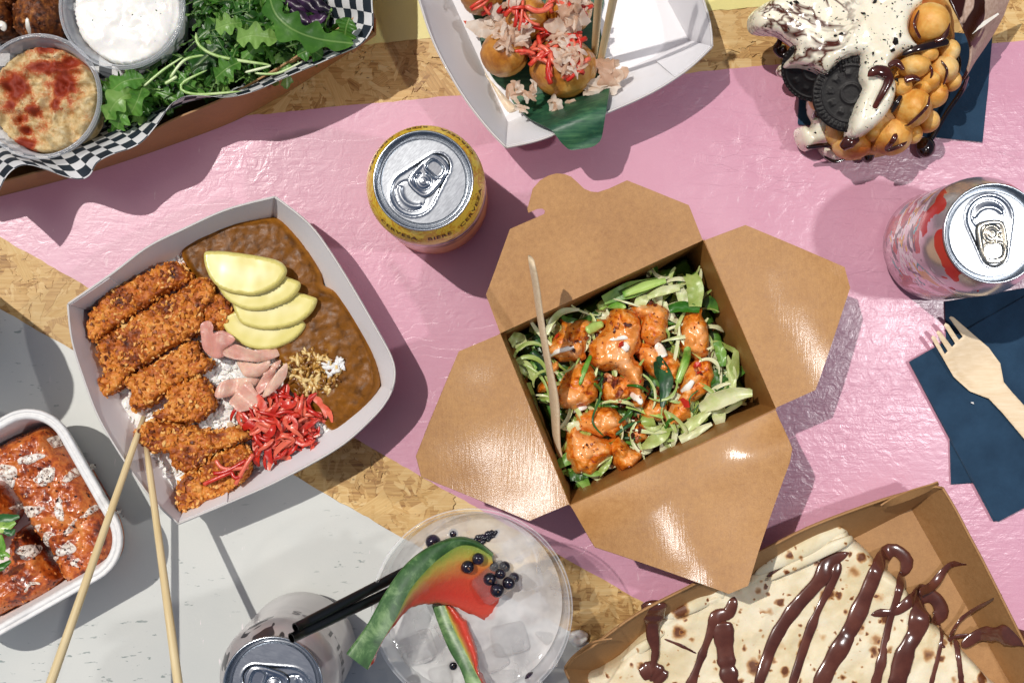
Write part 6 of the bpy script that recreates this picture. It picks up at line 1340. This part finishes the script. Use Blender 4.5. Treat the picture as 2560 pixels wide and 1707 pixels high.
t2 = fillet('smaller chicken fillet at the lower left of the fibre tray', K7([(-160, 1150), (-60, 1000), (10, 960), (30, 840), (110, 760), (200, 880), (290, 1010), (302, 1045), (240, 1115), (130, 1172), (50, 1198), (-60, 1240)]), .005, .022, 32); t3 = fillet('chicken fillet cut off by the left edge of the photo', K7([(-260, 700), (-160, 560), (-40, 540), (20, 600), (65, 690), (30, 760), (-60, 860), (-160, 900)]), .005, .022, 33)
both = np.vstack([t1[0], t2[0], t3[0]]); sz = thing('white_sauce', 'white sauce blotches on the chicken in the fibre tray', 'sauce', (*P1(K7([(250, 700)])[0], .03), .03)); sd = thing('seeds', 'dark seeds sprinkled on the saucy chicken', 'seeds', (*P1(K7([(250, 700)])[0], .03), .03)); rg = np.random.default_rng(12)
for px, k in (([(240, 320), (270, 305), (305, 340), (270, 352)], 1), ([(90, 420), (160, 368), (235, 372), (200, 400), (120, 430)], 4), ([(0, 440), (60, 455), (75, 520), (50, 555), (10, 520)], 10), ([(180, 510), (230, 450), (280, 470), (270, 520), (200, 530)], 16), ([(335, 510), (390, 465), (408, 490), (350, 525)], 4), ([(105, 655), (180, 640), (220, 680), (170, 710), (120, 700)], 6), ([(270, 640), (310, 585), (330, 620), (320, 720), (280, 690)], 12), ([(340, 770), (420, 700), (490, 660), (480, 700), (400, 740), (360, 790)], 16), ([(190, 840), (240, 790), (310, 780), (260, 820), (220, 870)], 10),
        ([(300, 860), (350, 830), (390, 860), (370, 890), (310, 890)], 6), ([(380, 930), (430, 920), (410, 965)], 5), ([(260, 930), (310, 905), (290, 950)], 4), ([(60, 900), (130, 870), (180, 910), (120, 940)], 14), ([(120, 1080), (160, 1030), (180, 1060), (140, 1090)], 5), ([(170, 760), (210, 755), (200, 785)], 3), ([(515, 690), (548, 685), (545, 715)], 2), ([(0, 670), (40, 660), (30, 690)], 3)):
    zc3 = .031; w = crom(P(K7(px), zc3), 4); w = w + np.column_stack([noise(w[:, 0], w[:, 1], s, 170, 2) for s in (1, 2)]) * .0024; v, F, d = tri(w, .0008); zb = plant_on(both, v[:, 0], v[:, 1]); z = zb + .0009 * np.sqrt(1 - (1 - np.clip(d / .0018, 0, 1)) ** 2) - .0001 + .0003 * fbm(v[:, 0], v[:, 1], 0, 300, 2, 5); build('sauce_blotch', (np.column_stack([v, z]), F), M_MAYO_T, sz)
    q = rand_in(w, k, rg) + rg.normal(0, .0014, (k, 2))
    for x, y in q:
        z = plant_on(both, [x], [y])[0] + .0011; build('seed', chips([(x, y, z)], rg.uniform(.0006, .0013), int(rg.integers(9999)), .1, .3), M_SEED, sd, smooth=False, loc=(x, y, z))
for p in pick(t1, 130, rg, .024): build('seed', chips([p + np.array((0, 0, .0003))], rg.uniform(.0005, .0011), int(rg.integers(9999)), .1, .3), M_SEED, sd, smooth=False, loc=tuple(p))
gs = thing('green_onion', 'green onion leaves on the chicken at the left edge', 'green onion', (*P1(K7([(20, 850)])[0], .035), .035))
for k, (px, w, mt) in enumerate((([(-60, 730), (20, 720), (100, 705)], [40, 60, 16], M_HERB), ([(-40, 760), (30, 760), (80, 735)], [50, 56, 14], M_ONION), ([(0, 800), (15, 860), (10, 930)], [20, 30, 16], M_ONION), ([(-40, 990), (10, 965), (55, 935)], [30, 36, 12], M_ONION), ([(20, 780), (60, 790), (75, 770)], [24, 36, 10], M_HERB), ([(-30, 900), (30, 900), (50, 915)], [20, 30, 10], M_ONION))): strip(gs, 'leaf', K7(px), .036 + .001 * k, [a * .48 for a in w], mt, .35, .15, k)
# ================================================================== iced drink with watermelon and currants
n = NT('clear_cup'); lw_ = n.n('LayerWeight'); lw_.inputs[0].default_value = .35
n.set(color='#f4f6f8', rough=.05, spec=.8, alpha=n.mrange(lw_.outputs['Fresnel'], .0, .8, .06, .5)); M_CUP = n.m
n = NT('clear_drink'); lw_ = n.n('LayerWeight'); lw_.inputs[0].default_value = .2
n.set(color='#f2f0ee', rough=.06, alpha=n.mrange(n.noise(45, 3), .35, .7, .25, .55), spec=.6, normal=n.bump(n.noise(70, 2), .4, .002)); M_LIQ = n.m
def ice_mat():
    n = NT('ice'); gl = n.n('BsdfGlass'); gl.inputs['IOR'].default_value = 1.28; gl.inputs['Roughness'].default_value = .03
    tr = n.n('BsdfTransparent'); df = n.n('BsdfTranslucent'); df.inputs[0].default_value = (.93, .94, .95, 1); d2 = n.n('BsdfDiffuse'); d2.inputs[0].default_value = (.9, .91, .92, 1)
    m1 = n.n('MixShader'); m1.inputs[0].default_value = .72; n.L(gl.outputs[0], m1.inputs[1]); n.L(tr.outputs[0], m1.inputs[2])
    m0 = n.n('MixShader'); m0.inputs[0].default_value = .5; n.L(df.outputs[0], m0.inputs[1]); n.L(d2.outputs[0], m0.inputs[2])
    m2 = n.n('MixShader'); n.L(n.mrange(n.noise(60, 3), .5, .8, .10, .5), m2.inputs[0]); n.L(m1.outputs[0], m2.inputs[1]); n.L(m0.outputs[0], m2.inputs[2])
    nb = n.bump(n.noise(90, 3), .35, .002); n.L(nb, gl.inputs['Normal']); n.L(m2.outputs[0], n.out.inputs[0]); return n.m
M_ICE = ice_mat()
ZR = .122; rc = P1(K8([(1632, 728)])[0], ZR); RR = PX(607 * .4167, ZR)
cup = thing('plastic_cup', 'clear plastic cup of iced drink with watermelon, bottom centre', 'cup', (rc[0], rc[1], 0))
rb = RR * .70
build('cup_wall', lathe([(.001, .0040), (rb * .8, .0035), (rb * .93, .0010), (rb, .0022), (rb * 1.03, .008)] + [(rb * 1.03 + (RR * .955 - rb * 1.03) * t, .008 + (ZR - .012) * t) for t in np.linspace(.1, .97, 12)] + [(RR * .955, ZR - .003)], 96, rc), M_CUP, cup)
build('cup_rim', lathe([(RR * .955, ZR - .003), (RR * .962, ZR - .0008), (RR * .975, ZR), (RR * .992, ZR - .0004), (RR, ZR - .002), (RR * .995, ZR - .0038), (RR * .98, ZR - .0042)], 96, rc), M_CUP, cup)
ZL = .100; RL = RR * .905
a = np.linspace(0, 2 * math.pi, 90, endpoint=False); v, F, d = tri(np.column_stack([rc[0] + RL * np.cos(a), rc[1] + RL * np.sin(a)]), .0022)
liq = build('drink_surface', (np.column_stack([v, ZL + .0006 * fbm(v[:, 0], v[:, 1], 0, 60, 3, 2) + .0012 * np.clip(1 - d / .002, 0, 1)]), F), M_LIQ); tag(liq, 'clear liquid surface of the iced drink', 'drink')
def rbox(s, r=.22, n_=5):
    V, F = sphere((0, 0, 0), 1, 28, 20); p = np.sign(V) * np.abs(V) ** r; return p * np.array(s), F
r_ = random.Random(6)
for x, y, s, z, rot in ((1310, 950, 150, .094, .35), (1760, 560, 190, .100, .65), (1850, 900, 170, .095, .2), (1500, 560, 130, .084, 1.1), (2000, 720, 130, .088, .5), (1830, 1130, 130, .092, .0), (1180, 760, 120, .086, .9), (1560, 1000, 150, .084, .4), (1330, 1200, 150, .09, .7), (2060, 1000, 120, .088, .3), (1380, 480, 120, .080, .2), (1640, 1280, 150, .09, .4), (1700, 760, 140, .070, 1.0), (1500, 820, 120, .092, .6), (1980, 540, 110, .092, .2), (1660, 1150, 120, .094, .9), (1200, 960, 110, .09, .1), (2080, 860, 110, .092, .8), (1900, 360, 120, .086, .5), (1280, 620, 120, .084, .3), (1120, 880, 90, .09, .4), (1760, 1010, 120, .096, .5), (1450, 1110, 110, .095, .2), (1980, 1220, 120, .09, .3)):
    q = P1(K8([(x, y)])[0], z); e = PX(s * .4167 * .62, z); o = build('ice_cube', rbox((e, e * r_.uniform(.8, 1), e * r_.uniform(.7, .95)), .30), M_ICE); o.location = (q[0], q[1], z - e * .3 + .005); o.rotation_euler = (r_.uniform(-.4, .4), r_.uniform(-.4, .4), rot); tag(o, 'clear ice cube floating in the iced drink', 'ice cube', 'ice cubes in the drink')
# currants
CURRANT = ['lower of the two currants on the watermelon flesh', 'upper of the two currants on the watermelon flesh', 'left currant of the cluster on the ice cube', 'small top currant of the cluster on the ice cube', 'right currant of the cluster on the ice cube', 'lowest currant of the cluster on the ice cube', 'currant at the right end of the cluster, partly under the ice', 'larger currant behind the watermelon rind at the far cup wall', 'smaller currant near the blackberry at the far cup wall', 'sunken currant behind the cluster, left of two', 'sunken currant behind the cluster, right of two', 'currant at the bottom edge left of the second wedge', 'currant at the bottom edge near the right cup wall', 'currant beside the rind of the second watermelon wedge', 'sunken currant left of the cluster']
M_CURR = food('dark_currant', ['#0b0a12', '#171421', '#2b2035'], 160, .16, .1, 400, coat=.4); M_CALYX = food('currant_calyx', ['#5c3a24', '#8d6240'], 300, .6, .3)
for i, (x, y, r, z) in enumerate(((1605, 472, 41, .112), (1668, 423, 37, .112), (1738, 545, 40, .110), (1802, 512, 33, .110), (1853, 568, 40, .110), (1783, 612, 43, .112), (1884, 536, 33, .104), (1398, 322, 46, .100), (1520, 272, 31, .098), (1762, 468, 30, .104), (1828, 470, 34, .104), (1280, 1160, 46, .102), (1990, 1142, 42, .103), (1520, 1062, 32, .098), (1705, 490, 28, .10))):
    q = P1(K8([(x, y)])[0], z); rr = PX(r * .4167, z); t = thing('currant', CURRANT[i], 'currant', (q[0], q[1], z), 'currants in the drink')
    build('berry', sphere((q[0], q[1], z), rr, 22, 14, lambda V: -.16 * np.exp(-((V[:, 0] - .15) ** 2 + (V[:, 1] + .1) ** 2) / .04) * (V[:, 2] > 0)), M_CURR, t); build('calyx', chips([(q[0] + rr * .14, q[1] - rr * .1, z + rr * .86)], rr * .34, i, 0, .2), M_CALYX, t, smooth=False)
bb = thing('blackberry', 'dark blackberry at the far inside wall of the cup', 'blackberry', (*P1(K8([(1700, 300)])[0], .1), .1)); r_ = random.Random(2)
for k in range(46):
    u, w = r_.uniform(-1, 1), r_.uniform(-1, 1); x, y = 1700 + u * 85 - w * 10, 298 - u * 30 + w * 30 * (1 - .5 * abs(u)); z = .098 + .003 * (1 - u * u); q = P1(K8([(x, y)])[0], z); build('drupelet', sphere((q[0], q[1], z), .0014, 10, 7), M_CURR, bb)
# watermelon: rind outside, pale band, red flesh
n = NT('watermelon_rind'); g = n.noise(1, 6, .7, .4, n.map((70, 70, 70))); c = n.ramp(g, [(.34, '#24451f'), (.5, '#3d6233'), (.66, '#7c9a66')]); n.set(color=c, rough=.4, coat=.0, normal=n.bump(n.noise(300, 3), .1, .0004)); M_RIND = n.m
n = NT('watermelon_flesh'); tt_ = n.attr('t'); f = n.noise(180, 5, .6); c = n.ramp(n.math('MULTIPLY_ADD', n.math('SUBTRACT', f, .5), .16, tt_), [(.02, '#87963f'), (.14, '#b9a048'), (.28, '#cc7a3e'), (.46, '#c9482e'), (.7, '#c43c2a'), (1, '#c9503e')]); n.set(color=c, rough=.22, coat=.35, coat_rough=.1, sss=.15, normal=n.bump(n.math('ADD', f, n.noise(600, 4)), .4, .0010)); M_FLESH = n.m
def melon(label, outer, mid, inner, zo, zm, zi, jag=.0):
    m_ = 44; crv = lambda px, z: (lambda zz: arc(crom(np.column_stack([P(px, zz), zz]), 6, False), m_))(np.interp(np.linspace(0, 1, len(px)), np.linspace(0, 1, len(z)), z))
    A, B, C_ = crv(outer, zo), crv(mid, zm), crv(inner, zi); rr = np.random.default_rng(3); t = thing('watermelon_slice', label, 'watermelon', tuple(A[0]), 'watermelon slices in the drink')
    C_ = C_ + np.column_stack([rr.normal(0, jag, m_), rr.normal(0, jag, m_), np.zeros(m_)])
    rows = []
    for k in range(8): s = k / 7; r = A + (B - A) * s; r[:, 2] += .0007 * math.sin(math.pi * s); rows.append(r)
    under = A.copy(); under[:, 2] -= .010; build('rind', loft([under] + rows, m_), M_RIND, t)
    fr = []; ts = []
    for k in range(12): s = k / 11; r = B + (C_ - B) * s; r[:, 2] += .0006 * np.sin(s * 9) - .0; fr.append(r); ts.append(np.full(m_, s))
    end = C_.copy(); end[:, 2] -= .012; fr.append(end); ts.append(np.full(m_, 1.0)); V, F = loft(fr, m_); build('flesh', (V, F), M_FLESH, t, attr={'t': np.concatenate(ts)})
    bot = [A * 1, (A + C_) / 2, C_ * 1]
    for b in bot: b[:, 2] -= .010
    build('far_face', loft(bot, m_), M_FLESH, t, attr={'t': np.repeat((0, .4, 1.0), m_)})
melon('curved watermelon slice with thick green rind hooked over the cup rim', K8([(878, 992), (990, 840), (1090, 660), (1200, 500), (1310, 400), (1440, 330), (1560, 302), (1670, 335), (1758, 402)]), K8([(1005, 1088), (1085, 930), (1180, 770), (1260, 610), (1360, 490), (1450, 410), (1560, 345), (1660, 355), (1750, 408)]), K8([(1040, 1040), (1110, 900), (1215, 760), (1290, 705), (1400, 690), (1500, 700), (1640, 760), (1760, 790), (1800, 640)]), [.150, .146, .140, .134, .128, .122, .116, .112, .108], [.149, .146, .140, .134, .128, .122, .115, .110, .106], [.142, .138, .132, .124, .114, .108, .102, .098, .100], .0003)
melon('second watermelon wedge pointing down between the ice cubes', K8([(1392, 705), (1440, 840), (1500, 980), (1560, 1080), (1600, 1190), (1640, 1300)]), K8([(1465, 702), (1520, 840), (1580, 960), (1640, 1080), (1690, 1175), (1740, 1300)]), K8([(1500, 700), (1590, 800), (1630, 900), (1665, 1020), (1670, 1100), (1770, 1300)]), [.104, .108, .112, .116, .120, .124], [.106, .110, .114, .118, .122, .126], [.102, .104, .108, .112, .116, .120], .0003)
M_STRAW = NT('black_plastic').set(color='#0d0f13', rough=.35).m
def straw(label, a, za, b, zb, r):
    A = np.array((*P1(a, za), za)); B = np.array((*P1(b, zb), zb)); p = np.array([A + (B - A) * t for t in np.linspace(0, 1, 12)]); o, _f = tube(p, r, 16, cap=False); i, g_ = tube(p, r * .82, 16, cap=False)
    rimf = [(k, (k + 1) % 16, len(o) + (k + 1) % 16, len(o) + k) for k in range(16)]; e0 = 11 * 16; rim2 = [(e0 + k, len(o) + e0 + k, len(o) + e0 + (k + 1) % 16, e0 + (k + 1) % 16) for k in range(16)]
    V, F = cat((o, _f), (i, [q[::-1] for q in g_])); s = build('drinking_straw', (V, F + rimf + rim2), M_STRAW); tag(s, label, 'straw', 'black straws')
straw('upper black straw sticking out of the iced drink', K8([(572, 838)])[0], .158, K8([(1420, 400)])[0], .090, .0027); straw('lower black straw sticking out of the iced drink', K8([(548, 898)])[0], .160, K8([(1440, 480)])[0], .088, .0027)
# crumb on the table
q = P1(K9([(130, 825)])[0], .004); cb = build('popcorn_crumb', sphere((q[0], q[1], .0035), (.0060, .0052, .0040), 26, 18, lambda V: .35 * fbm(V[:, 0], V[:, 1], V[:, 2], 1.7, 4, 4)), M_RICE); tag(cb, 'white crumb on the table beside the crepe tray corner', 'crumb')
